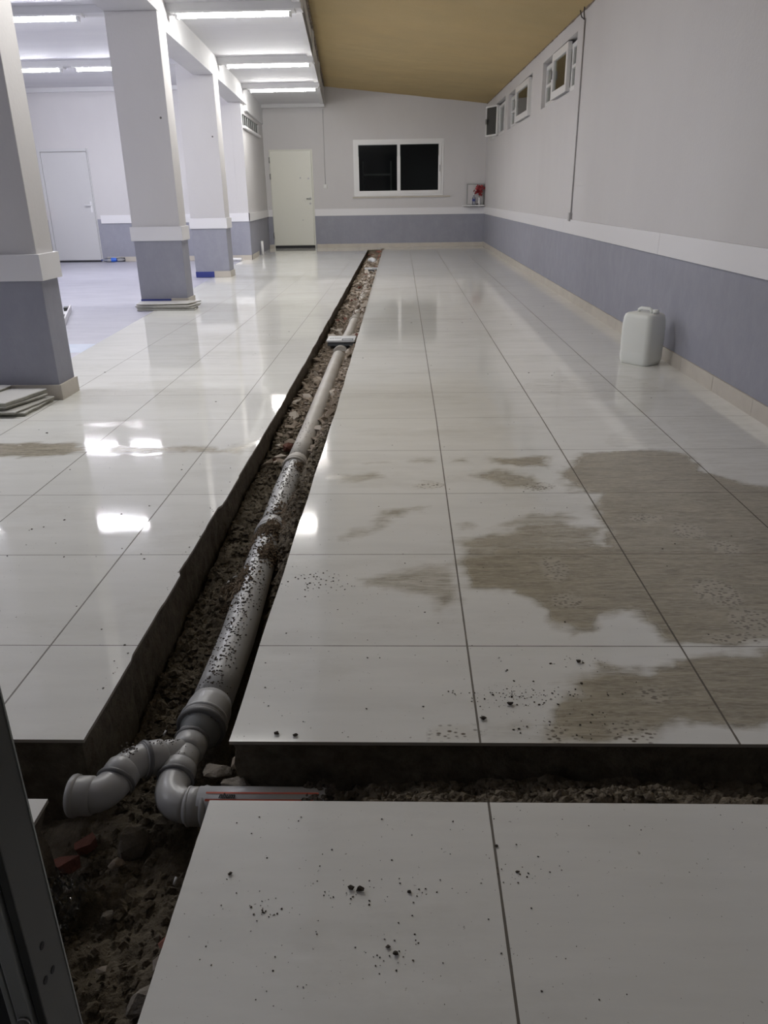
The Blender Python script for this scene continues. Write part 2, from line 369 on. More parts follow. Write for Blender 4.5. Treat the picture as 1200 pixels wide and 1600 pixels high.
def mudval(x, y, polys):
    best = 0.0
    nx = x + 0.05 * fbm(x * 6, y * 6, 3.1) + 0.02 * fbm(x * 22, y * 22, 1.1); ny = y + 0.045 * fbm(x * 6, y * 6, 9.7) + 0.02 * fbm(x * 22, y * 22, 6.1)
    for poly, s in polys:
        s = min(s * 1.25, 0.9)
        xs = [q[0] for q in poly]; ys = [q[1] for q in poly]
        if not (min(xs) - .1 < nx < max(xs) + .1 and min(ys) - .1 < ny < max(ys) + .1): continue
        d = min(segd((nx, ny), poly[i - 1], poly[i]) for i in range(len(poly)))
        if inside((nx, ny), poly): v = s * min(1, 0.45 + d / 0.09)
        else: v = s * max(0, 0.45 - d / 0.11)
        best = max(best, v)
    return best
def treadval(x, y):
    b = 0.0
    for cx, cy, rx, ry in TREAD:
        q = ((x - cx) / rx) ** 2 + ((y - cy) / ry) ** 2
        if q < 1.3: b = max(b, min(1, (1.3 - q) * 2))
    return b

def slab(name, xl, xr, ys, nx, polys, label, depth=0.34, tread=False):
    """a piece of tiled floor: fine grid on top, tile edge and cut concrete down its sides"""
    v, f, mi, mud, tr = [], [], [], [], []
    for y in ys:
        a, b = xl(y), xr(y)
        for i in range(nx + 1):
            x = a + (b - a) * i / nx; v.append((x, y, 0))
            mud.append(mudval(x, y, polys) if y < 6 else 0.0); tr.append(treadval(x, y) if tread and y < 3.3 else 0.0)
    W = nx + 1; ny = len(ys)
    for j in range(ny - 1):
        for i in range(nx): f.append((j * W + i, j * W + i + 1, (j + 1) * W + i + 1, (j + 1) * W + i)); mi.append(0)
    rim = [i for i in range(W)] + [j * W + nx for j in range(1, ny)] + [(ny - 1) * W + i for i in range(nx - 1, -1, -1)] + [j * W for j in range(ny - 2, 0, -1)]
    rings = [rim]
    cx = sum(v[i][0] for i in rim) / len(rim); cyy = sum(v[i][1] for i in rim) / len(rim)
    for z, inn, rg in ((-0.009, 0, 0), (-0.012, 0.004, 0.002), (-0.03, 0.006, 0.006), (-0.07, 0.006, 0.012), (-0.12, 0.004, 0.012), (-depth, 0.0, 0.01)):
        ring = []
        for i in rim:
            x, y, _ = v[i]; e = inn + rg * (0.5 + fbm(x * 14, y * 14, z * 20))
            e = max(0.0, e)
            sx = e if abs(x - xl(y)) < 1e-6 else (-e if abs(x - xr(y)) < 1e-6 else 0)
            sy = e if y == ys[0] else (-e if y == ys[-1] else 0)
            ring.append(len(v)); v.append((x + sx, y + sy, z)); mud.append(0); tr.append(0)
        rings.append(ring)
    for k in range(len(rings) - 1):
        A, Bq = rings[k], rings[k + 1]; n = len(A)
        for i in range(n): f.append((A[i], Bq[i], Bq[(i + 1) % n], A[(i + 1) % n])); mi.append(1 if k == 0 else 2)
    o = mesh(name, v, f, [M['tile'], M['tile_edge'], M['cut']], None, False, mi)
    for nm, dat in (('mud', mud), ('tread', tr)):
        at = o.data.attributes.new(nm, 'FLOAT', 'POINT'); at.data.foreach_set('value', dat)
    struct(o, label, 'floor'); return o
def frange(a, b, s):
    n = max(1, int(round((b - a) / s))); return [a + (b - a) * i / n for i in range(n + 1)]
ys = frange(YC1, 5.2, 0.018) + frange(5.2, 18.72, 0.15)[1:]
slab('floor', xtr, lambda y: xwall(y) + 0.02, ys, 125, MUD, 'pale polished tile floor right of the long trench, smeared with mud', tread=True)
slab('floor', xblue, xtl, frange(YC1 + 0.003, 5.0, 0.03) + frange(5.0, 18.73, 0.12)[1:], 60, MUDL, 'pale polished tile floor left of the long trench under the lamp reflections')
slab('floor', lambda y: -0.414 + 0.0006 * fbm(y * 20, 1), lambda y: xwall(y) + 0.02, frange(YF, YC0, 0.02), 60, [], 'pale tile floor in front of the cross trench in the foreground')
slab('floor', lambda y: -2.7, lambda y: -0.757, frange(YF, YC0, 0.05), 20, [], 'sliver of tile floor beside the metal door frame')
slab('floor', xblue, lambda y: xwall(y) + 0.02, frange(18.75, YB + 0.02, 0.1), 60, [], 'last row of floor tiles at the foot of the far wall')
# blue floor of the side hall
o = mesh('floor', [(XL - .05, YF, -0.004), (-2.72, YF, -0.004), (-2.35, 5.0, -0.004), (xblue(YL) + .3, YL + .05, -0.004), (XL - .05, YL + .05, -0.004),
                   (XL - .05, YF, -0.15), (-2.72, YF, -0.15), (-2.35, 5.0, -0.15), (xblue(YL) + .3, YL + .05, -0.15), (XL - .05, YL + .05, -0.15)],
         [(0, 1, 2, 3, 4), (9, 8, 7, 6, 5), (0, 5, 6, 1), (1, 6, 7, 2), (2, 7, 8, 3), (3, 8, 9, 4), (4, 9, 5, 0)], M['blue'])
struct(o, 'worn blue painted floor of the side hall behind the columns', 'floor')
o = mesh('floor_patch', [(-3.5, 6.30, -0.0025), (-2.68, 6.30, -0.0025), (-2.705, 6.70, -0.0025), (-3.5, 6.72, -0.0025)], [(0, 1, 2, 3)], M['patch'])
struct(o, 'pale blue painted patch on the side hall floor beside the first column', 'floor')

# ------------------------------------------------------------ walls
def fr(u, z, d): return (xwall(u) + d, u, z)
W = [(9.88, 12.13, 2.235, 2.80), (13.05, 15.85, 2.235, 2.81), (16.30, 18.95, 2.235, 2.85)]
us = sorted({YF, YB + 0.2} | {a for q in W for a in q[:2]}); zs = sorted({-0.3, 3.7} | {a for q in W for a in q[2:]})
struct(wall_grid('wall_right', us, zs, W, fr, 0.25, M['wall']), 'long right wall, lilac white above and blue grey below the board', 'wall')
WB = (-1.215, 0.885, 1.135, 2.35)
struct(wall_grid('wall_back', [-3.6, WB[0], WB[1], 2.1], [-0.3, WB[2], WB[3], 3.9], [WB], lambda u, z, d: (u, YB + d, z), 0.2, M['wall']), 'far end wall with the cream door and the sliding window', 'wall')
def xret(y): return -3.08 - 0.062 * (y - YL)
VH = (16.20, 18.85, 2.42, 2.63)
struct(wall_grid('wall_left', sorted([YL, YB + .05, VH[0], VH[1]]), [-0.3, VH[2], VH[3], 3.3], [VH], lambda u, z, d: (xret(u) - d, u, z), 0.2, M['wall']), 'short left wall with the slatted vent window, beside the cream door', 'wall')
struct(box('wall_side_hall', (XL - .1, YL, -0.3), (xret(YL) - 0.201, YL + 0.2, 3.5), M['wall']), 'end wall of the side hall behind the columns, with the white door', 'wall')
bm = bmesh.new(); add_box(bm, (xret(YL) - 0.2, YL - 0.002, -0.1), (xret(YL), YL - 0.0, 3.4))
bm.free()
struct(box('wall_front', (XL - .2, YF - 0.2, -0.3), (xwall(YF) + .25, YF, 3.9), mat('dark entrance wall', (0.16, 0.16, 0.16), 0.6)), 'wall behind the camera', 'wall')
struct(box('wall_side_left', (XL - .2, YF, -0.3), (XL, YL, 3.5), M['wall']), 'left wall of the side hall, seen in a sliver past the first column', 'wall')

# old building: slab, beams, fascia
ZC = 3.095
def xo(y): return xend(y) - 0.012
v = [(XL - .2, YF, ZC), (xo(YF), YF, ZC), (xo(YB), YB, ZC), (XL - .2, YB, ZC)]
v += [(a, b, ZC + 0.15) for a, b, _ in v]
o = mesh('ceiling_side_hall', v, [(3, 2, 1, 0), (4, 5, 6, 7), (0, 1, 5, 4), (1, 2, 6, 5), (2, 3, 7, 6), (3, 0, 4, 7)], M['slabc'])
struct(o, 'white concrete ceiling over the side hall and the lamps', 'ceiling')
v = []
for z in (ZC - 0.02, 3.62):
    for y in (YF, YB): v += [(xo(y), y, z), (xo(y) - 0.08, y, z)]
o = mesh('wall_upstand', v, [(0, 1, 5, 4), (2, 6, 7, 3), (0, 4, 6, 2), (1, 3, 7, 5), (4, 5, 7, 6), (0, 2, 3, 1)], M['beam'])
struct(o, 'white upstand between the concrete ceiling and the beige roof', 'wall')
BEAMS = [1.6, 4.95, 9.6, 13.1, 16.02, 19.45]
for i, y in enumerate(BEAMS):
    x1 = xend(y); x0 = XL if y < 16.2 else xret(YB) - 0.1
    lab = ['ceiling cross beam just over the camera side of the hall', 'nearest ceiling cross beam, above the first column', 'ceiling cross beam behind the second column, carrying the longest lit lamp', 'ceiling cross beam over the third column with the lamps below',
           'ceiling cross beam in line with the side hall end wall', 'ceiling cross beam against the far wall above the cream door'][i]
    a = box('ceiling_beam', (x0, y, 3.02), (x1 + 0.0, y + 0.22, ZC + 0.02), M['beam']); struct(a, lab, 'beam')
    b = box('ceiling_beam_end', (x1 - 0.10, y, ZC + 0.02), (x1, y + 0.22, 3.56), M['beam'], None); struct(b, 'raised end of the ' + lab, 'beam')
def longbeam(y0, y1, z0, z1, wdt, lab):
    v = []
    for z in (z0, z1):
        for y in (y0, y1): v += [(xrow(y), y, z), (xrow(y) - wdt, y, z)]
    o = mesh('ceiling_beam', v, [(0, 1, 5, 4), (2, 6, 7, 3), (0, 4, 6, 2), (1, 3, 7, 5), (4, 5, 7, 6), (0, 2, 3, 1)], M['beam'])
    struct(o, lab, 'beam')
longbeam(YF, 9.4, 2.94, ZC, 0.55, 'long ceiling beam between the first and second columns')
longbeam(9.4, 16.55, 2.81, ZC, 0.30, 'deep long ceiling beam running from the second column past the third')
longbeam(16.55, YB, 2.70, ZC, 0.30, 'deepest end of the long ceiling beam above the slatted vent')

# beige roof
def zr(y): return 2.945 + 0.0098 * (y - 10)
nx, ny = 24, 60; v, f = [], []
for k in range(2):
    for j in range(ny + 1):
        y = YF + (YB + .1 - YF) * j / ny; xa, xb = xend(y) + 0.008 + 0.006 * fbm(y * 1.7, 3), xwall(y) + 0.02
        for i in range(nx + 1):
            t = i / nx; x = xa + (xb - xa) * t
            sag = 0.012 * fbm(x * 1.1, y * 0.7) * math.sin(math.pi * t)
            v.append((x, y, 3.45 + (zr(y) - 3.45) * t + sag + 0.06 * k))
Wn = nx + 1; N1 = Wn * (ny + 1)
for j in range(ny):
    for i in range(nx):
        a = j * Wn + i; f.append((a, a + Wn, a + Wn + 1, a + 1)); b = a + N1; f.append((b, b + 1, b + Wn + 1, b + Wn))
for j in range(ny):
    a = j * Wn; f.append((a, a + N1, a + Wn + N1, a + Wn))
o = mesh('ceiling', v, f, M['felt'], None, True); struct(o, 'sloping beige felt roof over the tiled hall', 'ceiling')
v, f = [], []
n = 420
for j in range(n + 1):
    y = 4 + (YB - 4) * j / n; x = xend(y) + 0.004
    a = 0.016 * abs(fbm(y * 2.5, 1.0)) + 0.014 * abs(fbm(y * 9, 5.0))
    v += [(x - 0.012, y, 3.50), (x - 0.012 + 0.006 * fbm(y * 6, 2), y, 3.438 - a), (x + 0.008 + a * 0.8, y, 3.436 - a * 0.6), (x + 0.015 + 0.02 * abs(fbm(y * 5, 8)), y, 3.47)]
for j in range(n):
    for k in range(3): f.append((4 * j + k, 4 * j + k + 1, 4 * j + k + 5, 4 * j + k + 4))
tag(mesh('roof_edge_strip', v, f, M['foam']), 'ragged brown torn edge strip where the beige roof meets the white slab', 'strip', kind='thing')
v, f = [], []
for j in range(241):
    y = 3 + (YB - 3) * j / 240; x = xwall(y); d = 0.012 * abs(fbm(y * 3, 7.7)); zt = zr(y) + 0.025
    v += [(x + 0.01, y, zt), (x - 0.003, y, zt - 0.028 - d), (x - 0.008 - d, y, zt - 0.024), (x - 0.012, y, zt)]
for j in range(240):
    for k in range(3): f.append((4 * j + k, 4 * j + k + 1, 4 * j + k + 5, 4 * j + k + 4))
tag(mesh('roof_edge_strip', v, f, M['foam']), 'thin brown strip drawn for the shadow along the top of the right wall', 'strip', kind='thing')  # dark brown strip stands for the shadow line under the roof

# ------------------------------------------------------------ boards and skirting (trim)
def along(name, f0, y0, y1, t, z0, z1, m, lab, cat, bev=0.0, joints=()):
    """strip along a wall running in y; f0(y) is the wall face, t > 0 is towards the room (sign of x)"""
    v = []
    for z in (z0, z1):
        for y in (y0, y1): v += [(f0(y), y, z), (f0(y) + t, y, z)]
    o = mesh(name, v, [(0, 1, 5, 4), (2, 6, 7, 3), (0, 4, 6, 2), (1, 3, 7, 5), (4, 5, 7, 6), (0, 2, 3, 1)], m)
    struct(o, lab, cat); return o
cuts = [YF, 2.45, 6.15, 9.85, 13.55, 17.25, YB]
nm = ['nearest to the camera', 'above the right wall skirting past the jerrycan', 'below the grey conduit', 'in the middle of the right wall', 'toward the far end of the right wall', 'ending at the corner shelf']
for i in range(6):
    along('trim_%d' % (i + 1), xwall, cuts[i] + 0.002, cuts[i + 1] - 0.002, -0.018, 0.72, 0.873, M['board'], 'white board on the right wall, length ' + nm[i], 'board')
k = 0
y = YF
while y < YB - 0.02:
    y2 = min(y + 0.44, YB)
    k += 1; y = y2
bm = bmesh.new(); y = YF
while y < YB - 0.05:
    y2 = min(y + 0.588, YB - 0.015)
    v = []
    for z in (0.0, 0.095):
        for yy in (y + 0.0015, y2 - 0.0015): v += [(xwall(yy), yy, z), (xwall(yy) - 0.012, yy, z)]
    vs = [bm.verts.new(q) for q in v]
    for q in ((0, 1, 5, 4), (2, 6, 7, 3), (0, 4, 6, 2), (1, 3, 7, 5), (4, 5, 7, 6), (0, 2, 3, 1)): bm.faces.new([vs[a] for a in q])
    y = y2
struct(bobj('baseboard_right', bm, M['skirt']), 'beige tile skirting along the right wall behind the jerrycan', 'skirting')
struct(box('trim_7', (-2.165, YB - 0.018, 0.72), (1.86, YB, 0.873), M['board']), 'white board on the far wall between the cream door and the corner', 'board')
struct(box('trim_8', (-3.30, YB - 0.018, 0.72), (-3.175, YB, 0.873), M['board']), 'short white board left of the cream door', 'board')
along('trim_9', xret, YL - 0.02, YB, 0.018, 0.72, 0.873, M['board'], 'white board on the short left wall under the slatted vent', 'board')
struct(box('trim_10', (-6.02, YL - 0.02, 0.72), (xret(YL) + 0.018, YL, 0.873), M['board']), 'white board on the side hall end wall', 'board')
struct(box('baseboard_back', (-2.15, YB - 0.012, 0.0), (1.862, YB, 0.085), M['skirt']), 'beige skirting along the far wall under the window', 'skirting')
struct(box('baseboard_back', (-3.31, YB - 0.012, 0.0), (-3.17, YB, 0.085), M['skirt']), 'short beige skirting left of the cream door', 'skirting')
along('baseboard_left', xret, YL - 0.014, 17.3, 0.014, 0.0, 0.09, M['skirt'], 'beige skirting on the short left wall corner', 'skirting')
struct(box('baseboard_side_hall', (-6.0, YL - 0.014, 0.0), (xret(YL) + 0.014, YL, 0.09), M['skirt']), 'beige skirting along the side hall end wall', 'skirting')

# ------------------------------------------------------------ columns
def column(x0, x1, y0, y1, top, lab, blue=None, nail=None):
    r = empty('column', ((x0 + x1) / 2, (y0 + y1) / 2, 0)); tag(r, lab, 'column')
    cx, cy = (x0 + x1) / 2, (y0 + y1) / 2
    def B(n, lo, hi, m, bev=0.004): return box(n, (lo[0] - cx, lo[1] - cy, lo[2]), (hi[0] - cx, hi[1] - cy, hi[2]), m, r, bev)
    B('shaft', (x0, y0, 0.0), (x1, y1, top), M['wall'], 0.006)
    B('board_band', (x0 - 0.022, y0 - 0.022, 0.722), (x1 + 0.022, y1 + 0.022, 0.872), M['board'], 0.002)
    t = 0.014
    if blue:
        B('painted_base', (x0 - 0.003, y0 - 0.003, 0.0), (blue, y1 + 0.003, 0.085), M['bluepaint'], 0.001)['label'] = 'deep blue painted base'
        B('skirting', (blue, y0 - t, 0), (x1 + t, y1 + t, 0.092), M['skirt'], 0.002)
    else: B('skirting', (x0 - t, y0 - t, 0), (x1 + t, y1 + t, 0.095), M['skirt'], 0.002)
    if nail: tube('nail_hole', [(nail[0] - cx, y0 - 0.001 - cy, nail[1]), (nail[0] - cx, y0 + 0.01 - cy, nail[1])], 0.012, M['hole'], r, 8)
    return r
column(-2.72, -2.172, 4.70, 4.935, 2.94, 'grey and white square column nearest the camera, with broken tiles stacked at its foot')
column(-3.075, -2.532, 9.12, 9.40, 2.94, 'second square column, with a thin stack of floor tiles before its foot', -2.72, (-2.61, 1.96))
column(-3.315, -2.775, 12.58, 12.90, 2.955, 'third square column, its base painted blue on the left half', -3.02, (-2.86, 2.0))

# ------------------------------------------------------------ lamps
def lamp(x0, x1, y, m, lab, h=True, g='lit ceiling lamps'):
    L = x1 - x0; r = empty('ceiling_lamp', ((x0 + x1) / 2, y, 3.02)); tag(r, lab, 'lamp', g)
    hs = box('housing', (-L / 2 - 0.07, -0.070, -0.022), (L / 2 + 0.07, 0.070, 0.0), M['frame'], r, 0.003)
    bm = bmesh.new(); seg = 10; rings = []
    for x in (-L / 2, L / 2):
        rings.append([bm.verts.new((x, 0.040 * math.cos(math.pi * k / seg), -0.021 - 0.038 * math.sin(math.pi * k / seg))) for k in range(seg + 1)])
    for k in range(seg): bm.faces.new((rings[0][k], rings[0][k + 1], rings[1][k + 1], rings[1][k]))
    bm.faces.new(rings[0]); bm.faces.new(rings[1][::-1])
    bobj('diffuser', bm, m, r, False)
    for s in (-1, 1): box('end_cap', (s * (L / 2 + 0.012) - 0.012, -0.044, -0.066), (s * (L / 2 + 0.012) + 0.012, 0.044, -0.004), M['frame'], hs, 0.004)
    return r
lamp(-2.45, -1.25, 9.665, M['lamp'], 'lit lamp under the beam beside the second column, longest in the picture')
lamp(-2.66, -1.45, 13.165, M['lamp'], 'lit lamp on the middle beam, second of the three right of the columns')
lamp(-2.86, -1.67, 16.085, M['lamp'], 'lit lamp on the farthest lamp beam, thinnest of the three')
lamp(-2.08, -0.88, 4.90, M['lamp'], 'lit lamp overhead near the first column, above the picture', g=None)
lamp(-4.76, -3.56, 9.665, M['lamp_cool'], 'lit lamp at top left between the first and second columns')
lamp(-6.44, -5.22, 13.165, M['lamp_cool'], 'lit lamp low in the side hall, just right of the first column')
lamp(-4.95, -3.74, 13.165, M['lamp_cool'], 'lit lamp low in the side hall, left of the second column')
lamp(-6.60, -5.40, 9.665, M['lamp_cool'], 'lit lamp in the side hall hidden behind the first column', g=None)
lamp(-4.6, -3.4, 4.90, M['lamp_cool'], 'lit lamp in the side hall above the picture', g=None)
lamp(-6.3, -5.1, 1.65, M['lamp_cool'], 'unseen fill lamp added in the side hall beside the camera', g=None)  # added fill light for the first column's front, not a known fixture

# ------------------------------------------------------------ windows and doors
def framed(bm, u0, u1, z0, z1, t, put):
    for a in ((u0, u1, z0, z0 + t), (u0, u1, z1 - t, z1), (u0, u0 + t, z0 + t, z1 - t), (u1 - t, u1, z0 + t, z1 - t)): put(bm, *a)
# far sliding window
r = empty('window_1', ((WB[0] + WB[1]) / 2, YB, WB[2])); struct(r, 'white sliding window with dark glass in the far wall', 'window')
cx = (WB[0] + WB[1]) / 2
def pb(y0, y1): return lambda bm, a, b, c, d: add_box(bm, (a - cx, y0, c - WB[2]), (b - cx, y1, d - WB[2]), 0.003)
bm = bmesh.new(); framed(bm, WB[0], WB[1], WB[2], WB[3], 0.06, pb(-0.012, 0.08)); bobj('window_frame', bm, M['frame'], r)
for (a, b, y0, lab) in ((WB[0] + 0.055, -0.13, -0.005, 'left sash'), (-0.19, WB[1] - 0.055, -0.028, 'right sash')):
    bm = bmesh.new(); framed(bm, a, b, WB[2] + 0.05, WB[3] - 0.05, 0.07, pb(y0, y0 + 0.035)); s = bobj('sash', bm, M['frame'], r); s['label'] = lab
    box('pane', (a + 0.06 - cx, y0 + 0.015, 0.11), (b - 0.06 - cx, y0 + 0.021, WB[3] - WB[2] - 0.11), M['far_glass'], s).rotation_euler = (math.radians(1.0), 0, 0)
box('latch', (WB[1] - 0.10 - cx, -0.045, 0.52), (WB[1] - 0.075 - cx, -0.028, 0.66), M['steel'], r, 0.003)
box('window_sill', (WB[0] - 0.04 - cx, -0.035, -0.035), (WB[1] + 0.16 - cx, 0.02, -0.004), M['skirt'], r, 0.003)
# what the glass of the far window lets through: a dim store room
struct(wall_grid('wall_store', [-2.4, 2.2], [0.2, 3.2], [], lambda u, z, d: (u, YB + 2.4 + d, z), 0.1, mat('unlit wall', (0.12, 0.125, 0.13), 0.8)), 'back wall of the unlit room behind the far window', 'wall')
sh = empty('frame_shape', (-0.65, YB + 1.6, 0.9)); tag(sh, 'pale grey frame shape added in the dark room behind the far window', 'rack')  # added frame shape for the faint pale lines in the far window
for x in (-0.42, 0.28): box('upright', (x - 0.02, -0.02, -0.9), (x + 0.02, 0.02, 1.05), M['alu_light'], sh)
box('shelf_board', (-0.42, -0.15, 0.72), (0.28, 0.15, 0.76), M['alu_light'], sh)
box('floor_slab', (-2.4, YB + 0.2, -0.05), (2.2, YB + 2.5, 0.0), mat('unlit floor', (0.05, 0.05, 0.05), 0.8))
bpy.data.objects['floor_slab'].name = 'floor_store'; struct(bpy.data.objects['floor_store'], 'floor of the unlit room behind the far window', 'floor')

def wall_window(name, q, splits, sash, lab, thin=0.085):
    """high window in the right wall: frame, fixed lites and one opened sash; splits are y values of the mullions"""
    y0, y1, z0, z1 = q; cyy = (y0 + y1) / 2; r = empty(name, (xwall(cyy), cyy, z0)); struct(r, lab, 'window')
    dx = 0.045
    def P(bm, a, b, c, d): add_box(bm, (dx, a - cyy, c - z0), (dx + 0.05, b - cyy, d - z0), 0.002)
    bm = bmesh.new(); framed(bm, y0 + 0.02, y1 - 0.02, z0 + 0.02, z1 - 0.05, 0.05, P)
    for s in splits: P(bm, s - 0.03, s + 0.03, z0 + 0.07, z1 - 0.10)
    bobj('window_frame', bm, M['frame'], r)
    e = [y0 + 0.07] + list(splits) + [y1 - 0.07]
    for i in range(len(e) - 1):
        box('pane', (dx + 0.02, e[i] + 0.02 - cyy, 0.06), (dx + 0.026, e[i + 1] - 0.02 - cyy, z1 - z0 - 0.09), M['glass'], r)
        if (i == 0) or i == len(e) - 2:
            zb = (z1 - z0) * 0.45; box('glazing_bar', (dx - 0.004, e[i] + 0.02 - cyy, zb), (dx + 0.03, e[i + 1] - 0.02 - cyy, zb + 0.03), M['frame'], r)
    # opened sash hinged on its near edge, swinging into the hall
    sy0, sy1, ang = sash; L = sy1 - sy0
    p = empty('sash', (0.045, sy0 - cyy, 0)); p.parent = r; p.rotation_euler = (0, 0, ang)
    bm = bmesh.new(); framed(bm, 0, L, 0.03, z1 - z0 - 0.02, thin, lambda bm, a, b, c, d: add_box(bm, (-0.05, a, c), (0.0, b, d), 0.003))
    bobj('sash_frame', bm, M['frame'], p)
    box('sash_pane', (-0.03, thin - .01, 0.02 + thin), (-0.024, L - thin + .01, z1 - z0 - thin - .01), M['glass'] if thin > .05 else M['dark_glass'], p)
    box('sash_handle', (-0.075, L - 0.06, 0.26), (-0.05, L - 0.03, 0.36), M['steel'], p, 0.003)
    return r
wall_window('window_2', W[0], [10.30, 11.33], (10.36, 11.30, math.radians(1)), 'nearest high window in the right wall, middle sash ajar, left of the conduit')
wall_window('window_3', W[1], [13.35, 14.75], (13.36, 14.72, math.radians(1)), 'middle one of the three high windows in the right wall')
wall_window('window_4', W[2], [16.75, 17.6], (17.65, 18.12, math.radians(24)), 'farthest high window in the right wall, its dark sash swung open by the corner', 0.03)

def part_tube(name, pts, rad, m, parent, seg=12): return tube(name, pts, rad, m, parent, seg)
# cream steel door on the far wall
d = empty('door_1', (-2.67, YB, 0)); struct(d, 'cream steel door with several locks in the far wall', 'door')
box('door_frame', (-0.51, -0.02, 0.0), (0.50, 0.0, 2.17), M['door'], d)
box('door_leaf', (-0.49, -0.06, 0.065), (0.47, -0.02, 2.14), M['door'], d, 0.006)
box('door_gap_shade', (-0.49, -0.03, 0.0), (0.48, -0.015, 0.06), M['gap'], d)  # near-black strip drawn for the shade in the gap under the leaf
for z in (1.95, 1.60, 0.30): tube('hinge', [(-0.503, -0.055, z - 0.06), (-0.503, -0.055, z + 0.06)], 0.014, M['steel'], d, 10)
tube('handle', [(0.415, -0.06, 1.11), (0.415, -0.105, 1.11), (0.33, -0.105, 1.11)], 0.012, M['steel'], d, 10)
for (x, z, rr_) in ((0.415, 1.11, 0.03), (0.41, 1.0, 0.024), (0.39, 1.545, 0.022), (0.20, 1.56, 0.018), (0.215, 0.635, 0.012)):
    tube('lock', [(x, -0.06, z), (x, -0.072, z)], rr_, M['steel'], d, 14)
# white door of the side hall
d = empty('door_2', (-6.57, YL, 0)); struct(d, 'plain white door in the side hall end wall, left of the second column', 'door')
box('door_frame', (-0.50, -0.03, 0), (-0.445, 0.0, 2.07), M['door_white'], d); box('door_frame', (0.455, -0.012, 0), (0.475, 0.0, 2.07), M['door_white'], d)
box('door_frame', (-0.445, -0.03, 2.02), (0.455, 0.0, 2.07), M['door_white'], d)
box('door_leaf', (-0.44, -0.024, 0.035), (0.45, -0.004, 2.005), M['door_white'], d, 0.003)
box('door_gap_shade', (-0.44, -0.01, 0.0), (0.46, -0.002, 0.03), M['gap'], d)  # dark strip again, shade below this leaf put into its colour
box('handle_plate', (0.385, -0.032, 0.93), (0.42, -0.024, 1.13), M['board'], d, 0.004)
tube('handle', [(0.40, -0.03, 1.06), (0.40, -0.07, 1.06), (0.29, -0.075, 1.065)], 0.011, M['board'], d, 10)
# thin pipe beside it, red call point
o = tube('wall_pipe', [(XL + 0.03, YL - 0.05, 0.0), (XL + 0.03, YL - 0.05, 1.0), (XL + 0.03, YL - 0.05, 3.02)], 0.02, M['frame'], None, 12); tag(o, 'thin white pipe standing in the side hall corner left of the white door', 'pipe')
o = empty('alarm_call_point', (XL, 15.95, 0.90)); tag(o, 'small red wall box low on the side hall left wall', 'alarm box')
box('housing', (0, -0.05, -0.06), (0.05, 0.05, 0.06), M['red'], o, 0.006); box('push_plate', (0.05, -0.025, -0.025), (0.054, 0.025, 0.025), M['board'], o, 0.001)

# slatted vent window in the short left wall
v = empty('window_5', (xret(17.5), 17.5, VH[2])); struct(v, 'slatted vent window high in the short left wall', 'window'); v.rotation_euler = (0, 0, math.atan(0.062))
L = (VH[1] - VH[0]) / 2
box('pane', (-0.034, -L, 0), (-0.030, L, 0.21), M['gap'], v)  # opaque near-black sheet stands for the dark interior behind the slats
for i in range(9):
    y = -L + 0.06 + i * (2 * L - 0.12) / 8
    box('slat', (-0.028, y - (0.012 if i % 3 else 0.04), 0.0), (-0.012, y + (0.012 if i % 3 else 0.04), 0.21), M['alu_light'], v)
box('window_sill', (-0.19, -L - 0.02, -0.045), (0.05, L, -0.002), M['board'], v, 0.004)

# ------------------------------------------------------------ services on the walls
yc = 9.50
o = empty('wall_conduit', (xwall(yc), yc, 0.90)); tag(o, 'long thin grey conduit running down the right wall to a small box', 'conduit')
tube('conduit_tube', [(-0.009, 0, 0.04), (-0.009, 0.0, 1.95)], 0.008, M['conduit'], o, 10)
box('junction_box', (-0.035, -0.04, -0.045), (0, 0.04, 0.045), M['conduit'], o, 0.005)
tube('cable', [(-0.015, 0, 1.94), (-0.03, 0.09, 1.98), (-0.035, 0.15, 2.05), (-0.03, 0.10, 2.10), (-0.02, 0.05, 2.12)], 0.006, M['wire'], o, 8)
tube('cable', [(-0.015, 0, 1.94), (-0.03, -0.02, 2.00), (-0.03, -0.03, 2.05), (-0.02, -0.02, 2.09)], 0.006, M['wire'], o, 8)
o = empty('light_switch', (-1.89, YB, 1.37)); tag(o, 'small white switch hanging on a thin cable between door and window', 'switch')
box('switch_plate', (-0.045, -0.03, -0.05), (0.045, 0.0, 0.05), M['white_plastic'], o, 0.006); box('rocker', (-0.02, -0.038, -0.03), (0.02, -0.03, 0.03), M['frame'], o, 0.004)
tube('cable', [(0, -0.008, 0.05), (0.003, -0.008, 0.8), (0.006, -0.008, 1.63)], 0.006, M['conduit'], o, 8)
# corner shelf with its things
o = empty('wall_shelf', (1.60, YB, 0.90)); tag(o, 'small white shelf in the far right corner above the board', 'shelf')
box('shelf_board', (-0.26, -0.22, -0.01), (0.25, -0.02, 0.015), M['frame'], o, 0.003)
box('bracket', (-0.10, -0.15, -0.04), (-0.085, -0.02, -0.01), M['frame'], o); box('bracket', (0.12, -0.15, -0.04), (0.135, -0.02, -0.01), M['frame'], o)
o = empty('leaning_panel', (1.635, YB - 0.035, 0.916)); tag(o, 'grey framed panel leaning on the wall behind the red flowers', 'panel')
box('panel_sheet', (-0.19, -0.004, 0.0), (0.19, 0.004, 0.45), M['wall'], o)
bm = bmesh.new(); framed(bm, -0.2, 0.2, 0.0, 0.46, 0.022, lambda bm, a, b, c, d: add_box(bm, (a, -0.014, c), (b, 0.01, d), 0.002)); bobj('panel_frame', bm, M['alu_light'], o)
o = empty('flower_vase', (1.725, YB - 0.13, 0.916)); tag(o, 'bunch of red artificial flowers in a narrow vase on the corner shelf', 'flowers')
